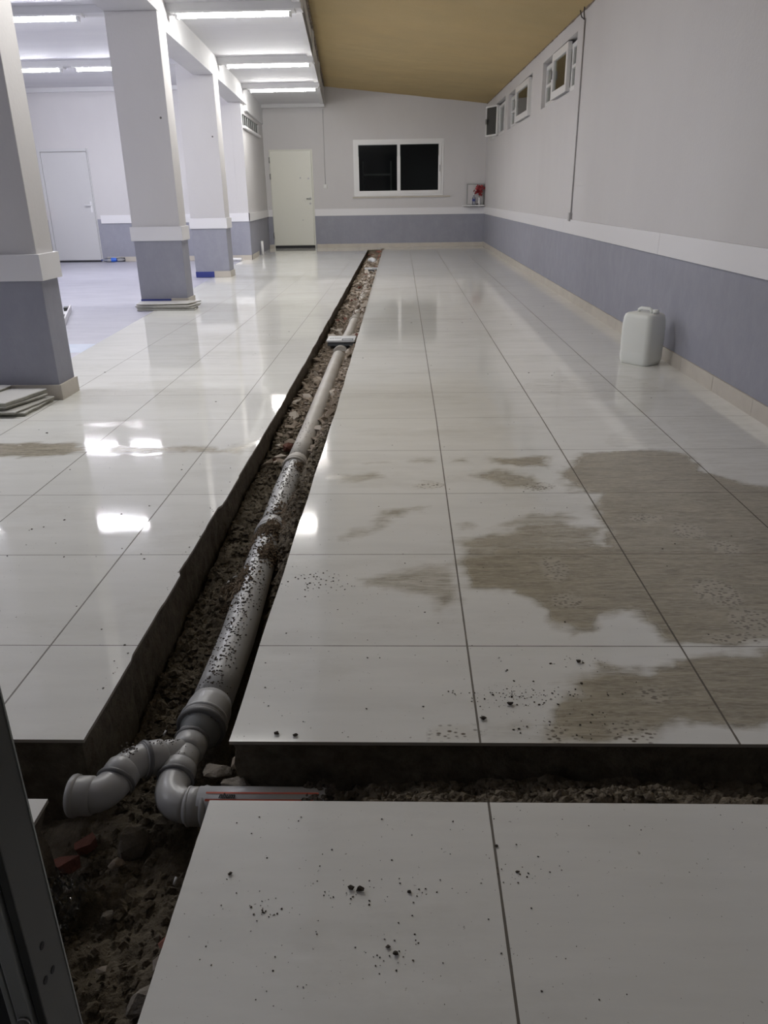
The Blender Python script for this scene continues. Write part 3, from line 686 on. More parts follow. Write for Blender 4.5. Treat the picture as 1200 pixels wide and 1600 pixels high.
lathe('vase', [(0.028, 0), (0.034, 0.03), (0.02, 0.10), (0.016, 0.14), (0.022, 0.16)], M['frame'], o, seg=14)
for a in range(3): tube('stem', [(0, 0, 0.14), (0.01 * (a - 1), 0, 0.25)], 0.004, M['stem'], o, 6)
rr = random.Random(3)
for (px, pz, s) in ((-0.07, 0.31, .085), (0.045, 0.34, .09), (0.03, 0.25, .07), (-0.02, 0.38, .07), (0.0, 0.31, .08)):
    bm = bmesh.new()
    for _ in range(16):
        dr = Vector((rr.gauss(0, 1), rr.gauss(0, 1), rr.gauss(0, 1))).normalized(); up = dr.orthogonal().normalized(); sd = dr.cross(up)
        q = [dr * s * 0.25 - up * s * 0.3, dr * s * 0.75 - sd * s * 0.4, dr * s + up * s * 0.35, dr * s * 0.75 + sd * s * 0.4]
        bm.faces.new([bm.verts.new(Vector((px, -0.01, pz)) + a) for a in q])
    bmesh.ops.solidify(bm, geom=bm.faces[:], thickness=0.004)
    bobj('blossom', bm, M['flower'], o)
o = empty('water_bottle', (1.60, YB - 0.13, 0.916)); tag(o, 'small clear bottle with a blue label on the corner shelf', 'bottle')
lathe('bottle_body', [(0.032, 0), (0.036, 0.01), (0.036, 0.15), (0.014, 0.20), (0.014, 0.215)], M['clear'], o, seg=14)
lathe('bottle_label', [(0.0375, 0.08), (0.0375, 0.13)], M['bluepaint'], o, seg=14); lathe('bottle_cap', [(0.016, 0.215), (0.016, 0.24)], M['frame'], o, seg=12)
for i, (dx, wd, h, mm, lb) in enumerate(((-0.06, 0.05, 0.035, 'wire', 'small dark box on the corner shelf between bottle and vase'), (0.055, 0.035, 0.05, 'alu_light', 'small pale box on the corner shelf right of the vase'))):
    o = empty('small_box', (1.735 + dx, YB - 0.15, 0.916)); tag(o, lb, 'box')
    box('box_body', (-wd / 2, -0.03, 0), (wd / 2, 0.03, h * 0.8), M[mm], o, 0.003); box('box_lid', (-wd / 2 - 0.002, -0.032, h * 0.8), (wd / 2 + 0.002, 0.032, h), M['steel'], o, 0.001)

# white pipe stubs at the short left wall
o = tube('pipe_stub', [(xret(17.5) + 0.06, 17.5, 0.0), (xret(17.5) + 0.06, 17.5, 0.28)], 0.028, M['frame'], None, 14); tag(o, 'white pipe stub standing up from the floor left of the cream door', 'pipe')
o = tube('pipe_stub', [(-3.50, 15.85, 0.03), (-3.22, 15.80, 0.03)], 0.03, M['frame'], None, 14); tag(o, 'short white pipe lying at the side hall wall corner', 'pipe')
# crushed bottle
o = empty('crushed_bottle', (-5.80, 15.93, 0.045), math.radians(12)); tag(o, 'crushed clear bottle with blue label lying by the white door', 'bottle')
bm = bmesh.new(); tube_bm(bm, [(-0.24, 0, 0), (-0.22, 0, 0), (-0.16, 0, 0), (-0.05, 0.01, 0), (0.02, -0.01, -.004), (0.10, 0, 0), (0.2, 0.01, 0)], [0.016, 0.016, 0.04, 0.043, 0.034, 0.043, 0.038], 14); bobj('bottle_body', bm, M['clear'], o, True)
bm = bmesh.new(); tube_bm(bm, [(-0.06, 0.01, 0), (0.04, -0.01, 0)], [0.0445, 0.038], 14, False); bobj('bottle_label', bm, mat('blue label', (0.03, 0.13, 0.6), 0.4), o, True)
tube('bottle_cap', [(-0.255, 0, 0), (-0.235, 0, 0)], 0.019, M['bluepaint'], o, 12)

# aluminium offcut on the blue floor
o = empty('metal_profile', (-3.62, 8.2, 0.0), math.atan2(8.98 - 7.66, -3.83 + 3.37) - math.pi / 2); tag(o, 'white channel profile offcut with dark holes lying on the blue floor', 'profile')
bm = bmesh.new(); add_box(bm, (-0.12, -0.70, 0.0), (0.03, 0.70, 0.012)); add_box(bm, (0.03, -0.70, 0.0), (0.045, 0.70, 0.06)); add_box(bm, (-0.12, -0.70, 0.0), (-0.105, 0.70, 0.05)); bobj('channel', bm, M['board'], o)
for y in (-0.62, -0.05, 0.62): box('bracket', (-0.03, y - 0.06, 0.012), (0.03, y + 0.06, 0.05), M['alu'], o, 0.003)

# ------------------------------------------------------------ jerrycan
o = empty('jerrycan', (1.712, 5.675, 0.0), math.radians(-52)); tag(o, 'empty white plastic jerrycan standing against the right wall skirting', 'jerrycan')
def rr_ring(a, b, r, n=5):
    out = []
    for (sx, sy, a0) in ((1, 1, 0), (-1, 1, 90), (-1, -1, 180), (1, -1, 270)):
        for k in range(n + 1):
            t = math.radians(a0 + 90 * k / n); out.append((sx * (a - r) + r * math.cos(t), sy * (b - r) + r * math.sin(t)))
    return out
prof = [(0.90, 0.0), (0.95, 0.006), (0.985, 0.03), (1.0, 0.06), (1.0, 0.085), (0.985, 0.095), (1.0, 0.105), (1.015, 0.18), (1.015, 0.26), (1.0, 0.30), (0.975, 0.335), (0.92, 0.358), (0.82, 0.368), (0.5, 0.370)]
v, f = [], []
for s, z in [(a, b * .975) for a, b in prof]:
    ring = rr_ring(0.125 * s, 0.104 * s, 0.040); n = len(ring); v += [(x, y, z) for x, y in ring]
for j in range(len(prof) - 1):
    for k in range(n): f.append((j * n + k, j * n + (k + 1) % n, (j + 1) * n + (k + 1) % n, (j + 1) * n + k))
f.append(tuple(range(n))[::-1]); f.append(tuple((len(prof) - 1) * n + k for k in range(n)))
mesh('can_body', v, f, M['jerry'], o, True)
bm = bmesh.new(); tube_bm(bm, [(-0.055, 0, 0.36), (-0.052, 0, 0.378), (-0.035, 0, 0.388), (0.035, 0, 0.388), (0.052, 0, 0.378), (0.055, 0, 0.36)], [0.012] * 6, 10); bobj('carry_handle', bm, M['jerry'], o, True)
lathe('screw_cap', [(0.022, 0.0), (0.022, 0.022), (0.019, 0.026)], M['jerry'], o, (0.088, 0.0, 0.362), 16)

# ------------------------------------------------------------ broken tile stacks
def tile_plate(name, poly, z, th, tilt, parent_loc, lab, g):
    cx = sum(p[0] for p in poly) / len(poly); cy = sum(p[1] for p in poly) / len(poly)
    rr = random.Random(int(abs(cx * 1000) + z * 999)); bm = bmesh.new(); ring = []
    for i in range(len(poly)):
        a, b = poly[i], poly[(i + 1) % len(poly)]; L = math.hypot(b[0] - a[0], b[1] - a[1]); n = max(1, int(L / 0.05)) if i in (0, 1) else 1
        for k in range(n):
            t = k / n; j = rr.uniform(-.006, .006) if k else 0
            ring.append((a[0] + (b[0] - a[0]) * t - cx + j, a[1] + (b[1] - a[1]) * t - cy + j))
    top = [bm.verts.new((x, y, th)) for x, y in ring]; mid = [bm.verts.new((x, y, th - 0.005)) for x, y in ring]; bot = [bm.verts.new((x * .985, y * .985, 0)) for x, y in ring]
    f1 = bm.faces.new(top); bm.faces.new(bot[::-1]); n = len(ring)
    for i in range(n):
        bm.faces.new((mid[i], mid[(i + 1) % n], top[(i + 1) % n], top[i]))
        q = bm.faces.new((bot[i], bot[(i + 1) % n], mid[(i + 1) % n], mid[i])); q.material_index = 1
    bm.normal_update()
    o = bobj(name, bm, [M['tile_loose'], M['tile_side']]); o.location = (cx, cy, z); o.rotation_euler = tilt; tag(o, lab, 'tile', g); return o
M['tile_side'] = mottled('broken tile body', (0.34, 0.335, 0.29), (0.24, 0.235, 0.20), 0.8, 30, 0.4, 60)
M['tile_loose'] = mat('loose floor tile', (0.66, 0.65, 0.62), 0.25)
g = 'broken tiles stacked at the first column'
S1 = [([(-2.22, 4.30), (-2.205, 4.66), (-2.9, 4.67), (-2.9, 4.28)], 0.0005, 0.022, (0, 0, 0), 'lowest broken tile of the stack at the first column'),
      ([(-2.26, 4.26), (-2.19, 4.64), (-2.9, 4.66), (-2.9, 4.26)], 0.023, 0.016, (0, 0.004, 0), 'second lowest broken tile at the first column, notched right edge'),
      ([(-2.32, 4.28), (-2.21, 4.60), (-2.9, 4.64), (-2.9, 4.27)], 0.043, 0.016, (0, -0.012, 0.01), 'third broken tile up in the stack at the first column'),
      ([(-2.31, 4.27), (-2.22, 4.62), (-2.86, 4.66), (-2.84, 4.25)], 0.064, 0.022, (0.0, -0.012, 0), 'large chipped tile lying on top of the stack at the first column'),
      ([(-2.50, 4.42), (-2.46, 4.66), (-2.9, 4.67), (-2.92, 4.40)], 0.0875, 0.016, (0, 0, 0), 'topmost small tile piece at the left of the first column stack')]
for q in S1: tile_plate('broken_tile', *q[:4], None, q[4], g)
g = 'tiles stacked at the second column'
S2 = [([(-2.36, 8.76), (-2.40, 9.05), (-3.05, 9.05), (-3.02, 8.76)], 0.0005, 0.013, 'lowest floor tile of the thin stack before the second column'),
      ([(-2.38, 8.77), (-2.37, 9.04), (-3.07, 9.06), (-3.03, 8.78)], 0.020, 0.013, 'middle tile of the thin stack before the second column'),
      ([(-2.42, 8.75), (-2.35, 9.00), (-3.05, 9.05), (-3.04, 8.77)], 0.039, 0.013, 'second highest tile of the thin stack before the second column'),
      ([(-2.45, 8.80), (-2.36, 9.06), (-3.05, 9.04), (-3.02, 8.76)], 0.059, 0.014, 'topmost white tile of the stack before the second column')]
for a, z, t, l in S2: tile_plate('floor_tile', a, z, t, (0, 0, 0), None, l, g)

# ------------------------------------------------------------ soil in the trenches
def sstep(a, b, x):
    t = max(0, min(1, (x - a) / (b - a))); return t * t * (3 - 2 * t)
def soil_base(x, y):
    if x > -0.43 and y < 1.5:                                   # cross trench to the right
        return (-0.05 - 0.075 * sstep(1.285, 1.41, y) + 0.012 * math.sin(x * 4)) * (1 - sstep(-0.05, -0.22, x)) - 0.165 * sstep(-0.05, -0.22, x)
    if y < 1.3:                                                 # pit in the foreground
        return -0.235 + 0.07 * sstep(-0.62, -0.42, x) * sstep(1.25, 1.0, y) - 0.03 * sstep(-0.6, -0.75, x) * sstep(0.9, 1.2, y)
    if x < -0.76: return -0.24
    b = -0.235 + 0.05 * sstep(1.5, 2.2, y) + 0.05 * sstep(2.2, 3.2, y) + 0.025 * sstep(3.6, 4.6, y)
    c = -0.575
    b += 0.055 * sstep(0.06, 0.14, x - c) * sstep(1.55, 2.4, y) + 0.04 * sstep(0.05, 0.11, x - c) * sstep(2.3, 2.7, y) * sstep(4.6, 3.9, y)   # higher against the right edge
    b += 0.075 * math.exp(-((y - 2.98) / 0.14) ** 2 - ((x + 0.50) / 0.09) ** 2)
    b += 0.065 * math.exp(-((y - 2.38) / 0.12) ** 2 - ((x + 0.63) / 0.06) ** 2)
    b += 0.05 * math.exp(-((y - 2.75) / 0.10) ** 2 - ((x + 0.52) / 0.10) ** 2)
    b += 0.04 * math.exp(-((y - 3.5) / 0.10) ** 2 - ((x + 0.49) / 0.05) ** 2)
    if y > 8: b += 0.022 * sstep(8, 10, y) * (0.5 + 0.5 * math.sin(y * 1.7))
    if y > 18.3: b += 0.05 * sstep(18.3, 18.7, y)
    return b
def soil_h(x, y):
    return soil_base(x, y) + 0.024 * fbm(x * 11, y * 11, 1.0) + 0.012 * abs(fbm(x * 38, y * 38, 4.0)) + 0.004 * fbm(x * 110, y * 110, 8.0)
def soil_grid(v, f, x0, x1, y0, y1, s, sy=None):
    nx = max(1, int((x1 - x0) / s)); ny = max(1, int((y1 - y0) / (sy or s))); b = len(v)
    for j in range(ny + 1):
        for i in range(nx + 1):
            x = x0 + (x1 - x0) * i / nx; y = y0 + (y1 - y0) * j / ny; v.append((x, y, soil_h(x, y)))
    for j in range(ny):
        for i in range(nx):
            a = b + j * (nx + 1) + i; f.append((a, a + 1, a + nx + 2, a + nx + 1))
v, f = [], []
soil_grid(v, f, -0.80, -0.385, -0.45, 4.6, 0.0075)
soil_grid(v, f, -0.385, 1.93, 1.20, 1.47, 0.009)
soil_grid(v, f, -2.7, -0.80, 1.20, 1.47, 0.02)
o = mesh('soil', v, f, M['soil'], None, True); tag(o, 'dark damp soil filling the near trench and the cross trench', 'soil', kind='stuff')
v, f = [], []
for j in range(0, 1):
    pass
ny = 480; nx = 16
for j in range(ny + 1):
    y = 4.58 + (18.76 - 4.58) * j / ny; a, b = xtl(y) - 0.03, xtr(y) + 0.03
    for i in range(nx + 1):
        x = a + (b - a) * i / nx; v.append((x, y, soil_base(x + 0.0085 * (y - 4.5), y) + 0.018 * fbm(x * 12, y * 12, 1) + 0.012 * abs(fbm(x * 30, y * 30, 4))))
for j in range(ny):
    for i in range(nx):
        a = j * (nx + 1) + i; f.append((a, a + 1, a + nx + 2, a + nx + 1))
M['soil2'] = mottled('mortar rubble bed', (0.20, 0.16, 0.12), (0.10, 0.078, 0.058), 0.95, 20, 0.9, 80)
o = mesh('rubble_bed', v, f, M['soil2'], None, True); tag(o, 'brown gritty bed of fine rubble under the far length of the pipe', 'rubble', kind='stuff')

# ------------------------------------------------------------ drain pipes
PZ = -0.12
def pxc(y):   # centre line of the main pipe
    P = [(1.55, -.545), (1.7, -.538), (2.07, -.535), (2.56, -.553), (3.37, -.573), (4.4, -.570), (6.5, -.583), (7.0, -.580), (7.9, -.562), (9.2, -.565), (11.1, -.580), (13.4, -.603), (18.5, -.66)]
    for (a, xa), (b, xb) in zip(P, P[1:]):
        if y <= b: return xa + (xb - xa) * (y - a) / (b - a)
    return P[-1][1]
def run(y0, y1, n=10): return [(pxc(y0 + (y1 - y0) * i / n), y0 + (y1 - y0) * i / n, PZ) for i in range(n + 1)]
def ring(name, c, d, r, parent, m, w=0.012):
    c = Vector(c); d = Vector(d).normalized(); h = w / 2
    return tube(name, [c - d * h * 1.4, c - d * h, c, c + d * h, c + d * h * 1.4], [r * 0.97, r * 1.03, r * 1.06, r * 1.03, r * 0.97], m, parent, 28)
def pipe(y0, y1, m, lab, socket=True):
    o = empty('drain_pipe', (0, 0, 0)); tag(o, lab, 'pipe', 'lengths of the main drain pipe')
    tube('pipe_barrel', run(y0 + (0.09 if socket else 0), y1), 0.055, m, o, 32)
    if socket:
        s = run(y0, y0 + 0.10, 4); k = tube('socket', [s[0], s[1], s[2], s[3], s[4]], [0.0615, 0.0615, 0.0615, 0.0605, 0.0555], m, o, 32)
        d = Vector(s[1]) - Vector(s[0]); ring('seal_ring', s[0], d, 0.0625, k, M['seal'] if y0 < 2 else m, 0.014)
        ring('seal_ring', s[1], d, 0.0615, k, m, 0.010)
    return o
pipe(1.635, 2.92, M['pvc'], 'nearest length of grey main drain pipe, sprinkled with dirt, ribbed socket toward the fittings')
pipe(2.86, 3.76, M['pvc'], 'second length of the grey drain pipe, partly buried under soil mounds')
pipe(3.70, 6.62, M['pvc_dusty'], 'clean long length of drain pipe running up to the nearer floor drain')
pipe(7.0, 8.6, M['pvc_dusty'], 'short pale length of drain pipe just behind the nearer floor drain')
pipe(8.55, 13.85, M['pvc_dusty'], 'farthest length of drain pipe, half covered with rubble before the farther floor drain')

# fittings at the near end
def fitting(name, lab): o = empty(name, (0, 0, 0)); tag(o, lab, 'pipe fitting'); return o
o = fitting('pipe_reducer', 'dark mouthed grey reducer joining the wide main pipe to the narrow branch fitting')
tube('reducer_body', [(pxc(1.66), 1.66, PZ), (-.541, 1.635, PZ), (-.543, 1.615, PZ - .003), (-.549, 1.60, PZ - .004), (-.553, 1.585, PZ - .004), (-.553, 1.55, PZ - .004)],
     [0.056, 0.056, 0.053, 0.046, 0.039, 0.0375], M['pvc_mid'] if 'pvc_mid' in M else mat('mid grey plastic', (0.20, 0.21, 0.215), 0.4), o, 32)
zb = PZ - 0.004
o = fitting('wye_branch', 'grey Y shaped branch fitting below the reducer, sprinkled with dirt')
R1 = 0.0375
tube('straight_leg', [(-.554, 1.58, zb), (-.556, 1.50, zb), (-.557, 1.475, zb)], R1, M['pvc'], o, 28)
k = tube('socket', [(-.552, 1.60, zb), (-.554, 1.545, zb), (-.554, 1.535, zb)], [0.0425, 0.0425, 0.038], M['pvc'], o, 28)
ring('seal_ring', (-.553, 1.585, zb), (0, 1, 0), 0.0435, k, M['seal'], 0.010)
tube('side_leg', [(-.556, 1.545, zb), (-.59, 1.515, zb + .014), (-.628, 1.484, zb + .03)], [R1 * .96, R1, R1], M['pvc'], o, 28)
k = tube('socket', [(-.600, 1.507, zb + .018), (-.606, 1.502, zb + .020), (-.642, 1.473, zb + .034)], [R1, 0.0425, 0.0425], M['pvc'], o, 28)
ring('seal_ring', (-.636, 1.478, zb + .032), (-.76, -.62, .3), 0.0435, k, M['seal'], 0.008)
k = tube('socket', [(-.5565, 1.49, zb), (-.557, 1.484, zb), (-.557, 1.44, zb)], [R1, 0.0425, 0.0425], M['pvc'], o, 28)
ring('seal_ring', (-.557, 1.445, zb), (0, 1, 0), 0.0435, k, M['seal'], 0.008)
def arc(p0, c, p1, n=8):
    p0, c, p1 = map(Vector, (p0, c, p1)); return [tuple(p0 * (1 - t) ** 2 + c * 2 * t * (1 - t) + p1 * t * t) for t in [i / n for i in range(n + 1)]]
o = fitting('pipe_elbow', 'grey right angle elbow turning the branch toward the striped pipe')
tube('elbow_body', [(-.557, 1.46, zb)] + arc((-.557, 1.43, zb), (-.557, 1.362, zb), (-.50, 1.358, zb)), R1 * 1.03, M['pvc'], o, 28)
k = tube('socket', [(-.506, 1.3585, zb), (-.500, 1.358, zb), (-.468, 1.357, zb)], [R1 * 1.03, 0.0435, 0.0435], M['pvc'], o, 28)
ring('seal_ring', (-.462, 1.357, zb), (1, 0, 0), 0.0445, k, M['pvc'], 0.010); ring('seal_ring', (-.500, 1.358, zb), (1, 0, 0), 0.0425, k, M['pvc'], 0.006)
o = fitting('pipe_elbow', 'grey short elbow between the Y branch and the open ended elbow')
a = arc((-.634, 1.479, zb + .032), (-.668, 1.452, zb + .042), (-.678, 1.415, zb + .036))
tube('elbow_body', a, R1 * 1.03, M['pvc'], o, 28)
k = tube('socket', [a[5], a[6], (-.681, 1.398, zb + .032)], [R1, 0.0435, 0.0435], M['pvc'], o, 28)
ring('seal_ring', (-.681, 1.400, zb + .033), (-.15, -1, -.15), 0.0445, k, M['seal'], 0.008)
o = fitting('pipe_elbow', 'grey elbow with an open ribbed mouth, leftmost of the pipe fittings')
a = arc((-.680, 1.405, zb + .033), (-.688, 1.350, zb + .036), (-.722, 1.350, zb + .036))
tube('elbow_body', a, R1 * 1.04, M['pvc'], o, 28)
k = tube('socket', [(-.712, 1.350, zb + .036), (-.718, 1.350, zb + .036), (-.757, 1.350, zb + .036)], [R1 * 1.03, 0.044, 0.044], M['pvc'], o, 28, cap=False)
ring('seal_ring', (-.756, 1.350, zb + .036), (1, 0, 0), 0.0455, k, M['pvc'], 0.012)
# striped pipe
o = empty('striped_pipe', (0, 0, 0)); tag(o, 'narrow pale pipe with two red stripes and black print entering the cross trench', 'pipe')
tube('pipe_barrel', [(-.475, 1.357, (zb + .012)), (-.33, 1.357, (zb + .012)), (-.185, 1.356, (zb + .012))], 0.036, M['pvc'], o, 28)
def pstrip(x0, x1, a0, a1, r, m, nm):
    v = []
    for x in (x0, x1):
        for a in (a0, a1): v.append((x, 1.357 - r * math.sin(math.radians(a)), (zb + .012) + r * math.cos(math.radians(a))))
    mesh(nm, v, [(0, 1, 3, 2)], m, o)
pstrip(-.455, -.20, 8, 15, 0.0367, M['red'], 'red_stripe'); pstrip(-.455, -.20, 34, 42, 0.0367, M['red'], 'red_stripe')
tc = bpy.data.curves.new('pipe_print', 'FONT'); tc.body = 'nhum'; tc.size = 0.016; tc.shear = 0.3; tc.extrude = 0.0002; tc.align_x = 'LEFT'; tc.offset = 0.0006
tmp = bpy.data.objects.new('print_source', tc); me = bpy.data.meshes.new_from_object(tmp); bpy.data.objects.remove(tmp)
to = link('pipe_print', me, M['ink'], o) if not me.materials else bpy.data.objects.new('pipe_print', me)
if not to.parent: C.objects.link(to); to.parent = o
to.location = (-.425, 1.357 - 0.0372 * math.sin(math.radians(31)), (zb + .012) + 0.0372 * math.cos(math.radians(31))); to.rotation_euler = (math.radians(27), 0, 0)

# floor drains
def drain(x, y, w, z, lab, up):
    o = empty('floor_drain', (x, y, z)); tag(o, lab, 'drain', None)
    dp = box('drain_plate', (-w / 2, -w / 2, -0.016), (w / 2, w / 2, 0.0), M['pvc_white'], o, 0.002)
    lathe('drain_bowl', [(w * 0.30, -0.11), (w * 0.40, -0.09), (w * 0.44, -0.05), (w * 0.45, -0.014)], M['pvc_dark'], o, seg=32)
    box('drain_flange', (-w * 0.46, -w * 0.46, -0.05), (w * 0.46, w * 0.46, -0.016), M['pvc_dark'], o, 0.003)
    bm = bmesh.new(); framed(bm, 0.01, w / 2 - 0.015, -w * .45, -w * .18, 0.008, lambda bm, a, b, c, d: add_box(bm, (a, c, 0.0), (b, d, 0.003))); bobj('grate_slot', bm, M['pvc_dark'], dp)
    for i in range(5): 
        q = box('grate_slit', (-0.008, -0.004, 0.0), (0.008, 0.004, 0.002), M['pvc_dark'], dp); q.location = (-w * .38 + i * w * .085, -w * .1 + i * w * 0.05 - i * i * 0.002, 0); q.rotation_euler = (0, 0, 0.6 - i * .15)
    tube('spigot', [(0, -w * .30, PZ - z + 0.0), (0, -w / 2 - 0.05, PZ - z)], [0.061, 0.061], M['pvc_dusty'], o, 28); ring('seal_ring', (0, -w / 2 - 0.055, PZ - z), (0, 1, 0), 0.063, o, M['pvc_dusty'])
    return o
drain(-.580, 6.96, 0.25, -0.018, 'grey floor drain box with pale top plate, nearer one in the trench', True)
drain(-.603, 14.10, 0.24, -0.02, 'small grey floor drain with white rim, farther one in the trench', True)
o = tube('upright_bend', [(-.74, 16.4, -0.20), (-.74, 16.4, -0.10), (-.73, 16.38, -.065), (-.69, 16.30, -.05), (-.64, 16.2, -0.055), (-.63, 16.15, -.12)], 0.05, M['pvc_white'], None, 18); tag(o, 'white pipe bend sticking up at the far end of the trench', 'pipe fitting')

# ------------------------------------------------------------ rubble, stones, clods
rr = random.Random(21)
protos = []
for k in range(12):
    fl = k % 3 != 2
    me = chunk_mesh('rubble_fragment', rr.uniform(.030, .055), rr.uniform(.018, .035), rr.uniform(.005, .009) if fl else rr.uniform(.014, .022), 12, k + 40, M['rubble2'] if k % 3 == 0 else M['rubble'], fl); protos.append(me)
redp = [chunk_mesh('rubble_fragment', .035, .025, .014, 12, 90 + k, M['brick'], True) for k in range(2)]
n = 0
while n < 290:
    y = 3.75 + (18.3 - 3.75) * rr.random() ** 1.5
    x = rr.uniform(xtl(y) + .03, xtr(y) - .02); c = pxc(y)
    onp = abs(x - c) < 0.068
    if onp and not (y > 8.6 and rr.random() < 0.35): continue
    if 6.7 < y < 7.2 or 13.9 < y < 14.3: continue
    z = (soil_base(x + 0.0085 * max(0, y - 4.5), y) + rr.uniform(0.0, 0.028)) if not onp else -0.055
    red = rr.random() < 0.07
    o = bpy.data.objects.new('rubble_fragment', redp[n % 2] if red else protos[n % 12]); C.objects.link(o)
    o.location = (x, y, z); o.rotation_euler = (rr.gauss(0, .45), rr.gauss(0, .45), rr.uniform(0, 6.28)); q = rr.uniform(0.7, 1.35) * (1.0 if y < 9 else 1.15); o.scale = (q, q, q)
    far = y > 6.95; side = x < c
    if red: l, g = ('reddish brick chip among the pale rubble in the trench', 'reddish chips in the trench rubble')
    elif far: l, g = ('pale mortar fragment in the trench rubble beyond the nearer floor drain', 'rubble beyond the nearer floor drain')
    elif side: l, g = ('pale mortar fragment left of the clean pipe length, before the nearer floor drain', 'rubble left of the clean pipe length')
    else: l, g = ('pale mortar fragment wedged right of the clean pipe length, against the tile edge', 'rubble right of the clean pipe length')
    tag(o, l, 'rubble', g); n += 1
def lumps(name, pts, m, lab, cat, seed=1, flatz=0.8):
    """many small irregular lumps that nobody could count, in one mesh; pts = (x, y, z, size)"""
    rr = random.Random(seed); v, f = [], []
    for (x, y, z, s) in pts:
        b = len(v); ph = rr.uniform(0, 6.28)
        for (a, t) in ((0, -1), (0, 0), (1, 0), (2, 0), (3, 0), (4, 0), (0, 1)):
            if t == 0: an = ph + a * 2 * math.pi / 5; q = s * rr.uniform(.6, 1.15); v.append((x + q * math.cos(an), y + q * math.sin(an), z + s * rr.uniform(-.3, .3)))
            else: v.append((x + s * rr.uniform(-.3, .3), y + s * rr.uniform(-.3, .3), z + t * s * flatz * rr.uniform(.6, 1)))
        for a in range(5): f.append((b, b + 1 + (a + 1) % 5, b + 1 + a)); f.append((b + 6, b + 1 + a, b + 1 + (a + 1) % 5))
    o = mesh(name, v, f, m); tag(o, lab, cat, kind='stuff'); return o
P = []
for _ in range(5200):
    y = 4.0 + 14.5 * rr.random() ** 1.4; x = rr.uniform(xtl(y) + .012, xtr(y) - .008); c = pxc(y); s = rr.uniform(.005, .016)
    if abs(x - c) < 0.058:
        if y < 8.6 or rr.random() < 0.5: continue
        z = PZ + math.sqrt(max(0, .057 ** 2 - (x - c) ** 2)) + .003
    else: z = soil_base(x + 0.0085 * max(0, y - 4.5), y) + rr.uniform(0, .022)
    P.append((x, y, z, s))
lumps('rubble_chips', P, M['rubble'], 'small pale rubble chips scattered between the larger fragments in the trench', 'rubble', 2)
P = []
for _ in range(9000):
    q = rr.random()
    if q < .50: y = rr.uniform(1.45, 4.6); x = rr.uniform(-.75, -.42)
    elif q < .75: y = rr.uniform(1.25, 1.43); x = rr.uniform(-.42, 1.9)
    elif q < .86: y = rr.uniform(1.25, 1.42); x = rr.uniform(-.24, .6)
    else: y = rr.uniform(.2, 1.43); x = rr.uniform(-.75, -.42)
    if y > 1.55 and abs(x - pxc(y)) < .055: continue
    s = rr.choice((.003, .004, .006, .009, .013)) * rr.uniform(.8, 1.3)
    P.append((x, y, soil_h(x, y) + s * .3, s))
for _ in range(420):
    y = rr.uniform(1.5, 4.3); x = rr.uniform(-.74, -.43)
    if abs(x - pxc(y)) < .066: continue
    q = rr.uniform(.010, .022); P.append((x, y, soil_h(x, y) + q * .25, q))
lumps('soil_clods', P, M['soil'], 'loose crumbly soil lumps heaped in the near trench', 'soil', 3)
# dirt on the pipe and fittings
P = []
def on_pipe(n, y0, y1, spread, smax=.0048, amax=1.1):
    for _ in range(n):
        y = rr.uniform(y0, y1); a = max(-amax, min(amax, rr.gauss(0, spread))); c = pxc(y)
        P.append((c + .0555 * math.sin(a), y, PZ + .0555 * math.cos(a), rr.uniform(.0012, smax)))
on_pipe(330, 1.75, 2.25, .45); on_pipe(500, 2.2, 3.0, .6, .006); on_pipe(420, 2.9, 3.8, .5, .006); on_pipe(60, 3.8, 4.5, .5); on_pipe(60, 1.62, 1.75, .6, .003)
for _ in range(46):
    t = rr.random(); P.append((-.565 - .06 * t + rr.gauss(0, .006), 1.53 - .045 * t + rr.gauss(0, .006), zb + .010 + .025 * t + .0365, rr.uniform(.0015, .0032)))
for _ in range(60): P.append((-.665 + rr.gauss(0, .010), 1.455 + rr.gauss(0, .013), zb + .076, rr.uniform(.0015, .004)))
for _ in range(30): P.append((-.557 + rr.gauss(0, .012), rr.uniform(1.46, 1.55), zb + .037, rr.uniform(.001, .0025)))
for _ in range(70): P.append((rr.uniform(-.45, -.2), 1.352 + rr.gauss(0, .010), zb + .034, rr.uniform(.001, .004)))
for _ in range(260): x = rr.uniform(-.235, -.17); P.append((x, rr.uniform(1.32, 1.39), zb + .012 + .034 * rr.random(), rr.uniform(.004, .011)))
for _ in range(60): x = rr.uniform(-.28, -.19); P.append((x, 1.352 + rr.gauss(0, .010), zb + .035, rr.uniform(.003, .008)))
lumps('dirt_crumbs', P, M['clod'], 'dark dirt crumbs sprinkled over the drain pipe and its fittings', 'dirt', 5, .6)
# mounds spilling over the pipe
P = []
for (cx_, cy_, sx, sy, n) in ((-.61, 2.38, .04, .10, 700), (-.53, 2.83, .06, .07, 900), (-.50, 3.02, .045, .07, 500), (-.515, 3.62, .03, .045, 200), (-.515, 2.62, .03, .06, 420), (-.62, 2.75, .03, .05, 200)):
    for _ in range(n):
        x = cx_ + rr.gauss(0, sx * .6); y = cy_ + rr.gauss(0, sy * .6); c = pxc(y)
        top = PZ + math.sqrt(max(0, .056 ** 2 - (x - c) ** 2)) if abs(x - c) < .056 else soil_base(x, y)
        k = math.exp(-((x - cx_) / sx) ** 2 - ((y - cy_) / sy) ** 2); P.append((x, y, max(top, soil_base(x, y)) + .016 * k * rr.random(), rr.uniform(.003, .009)))
lumps('soil_mound', P, mottled('brown earth', (0.20, 0.15, 0.10), (0.11, 0.085, 0.06), .95, 30), 'brown earth spilled over the middle of the near pipe lengths', 'soil', 6)
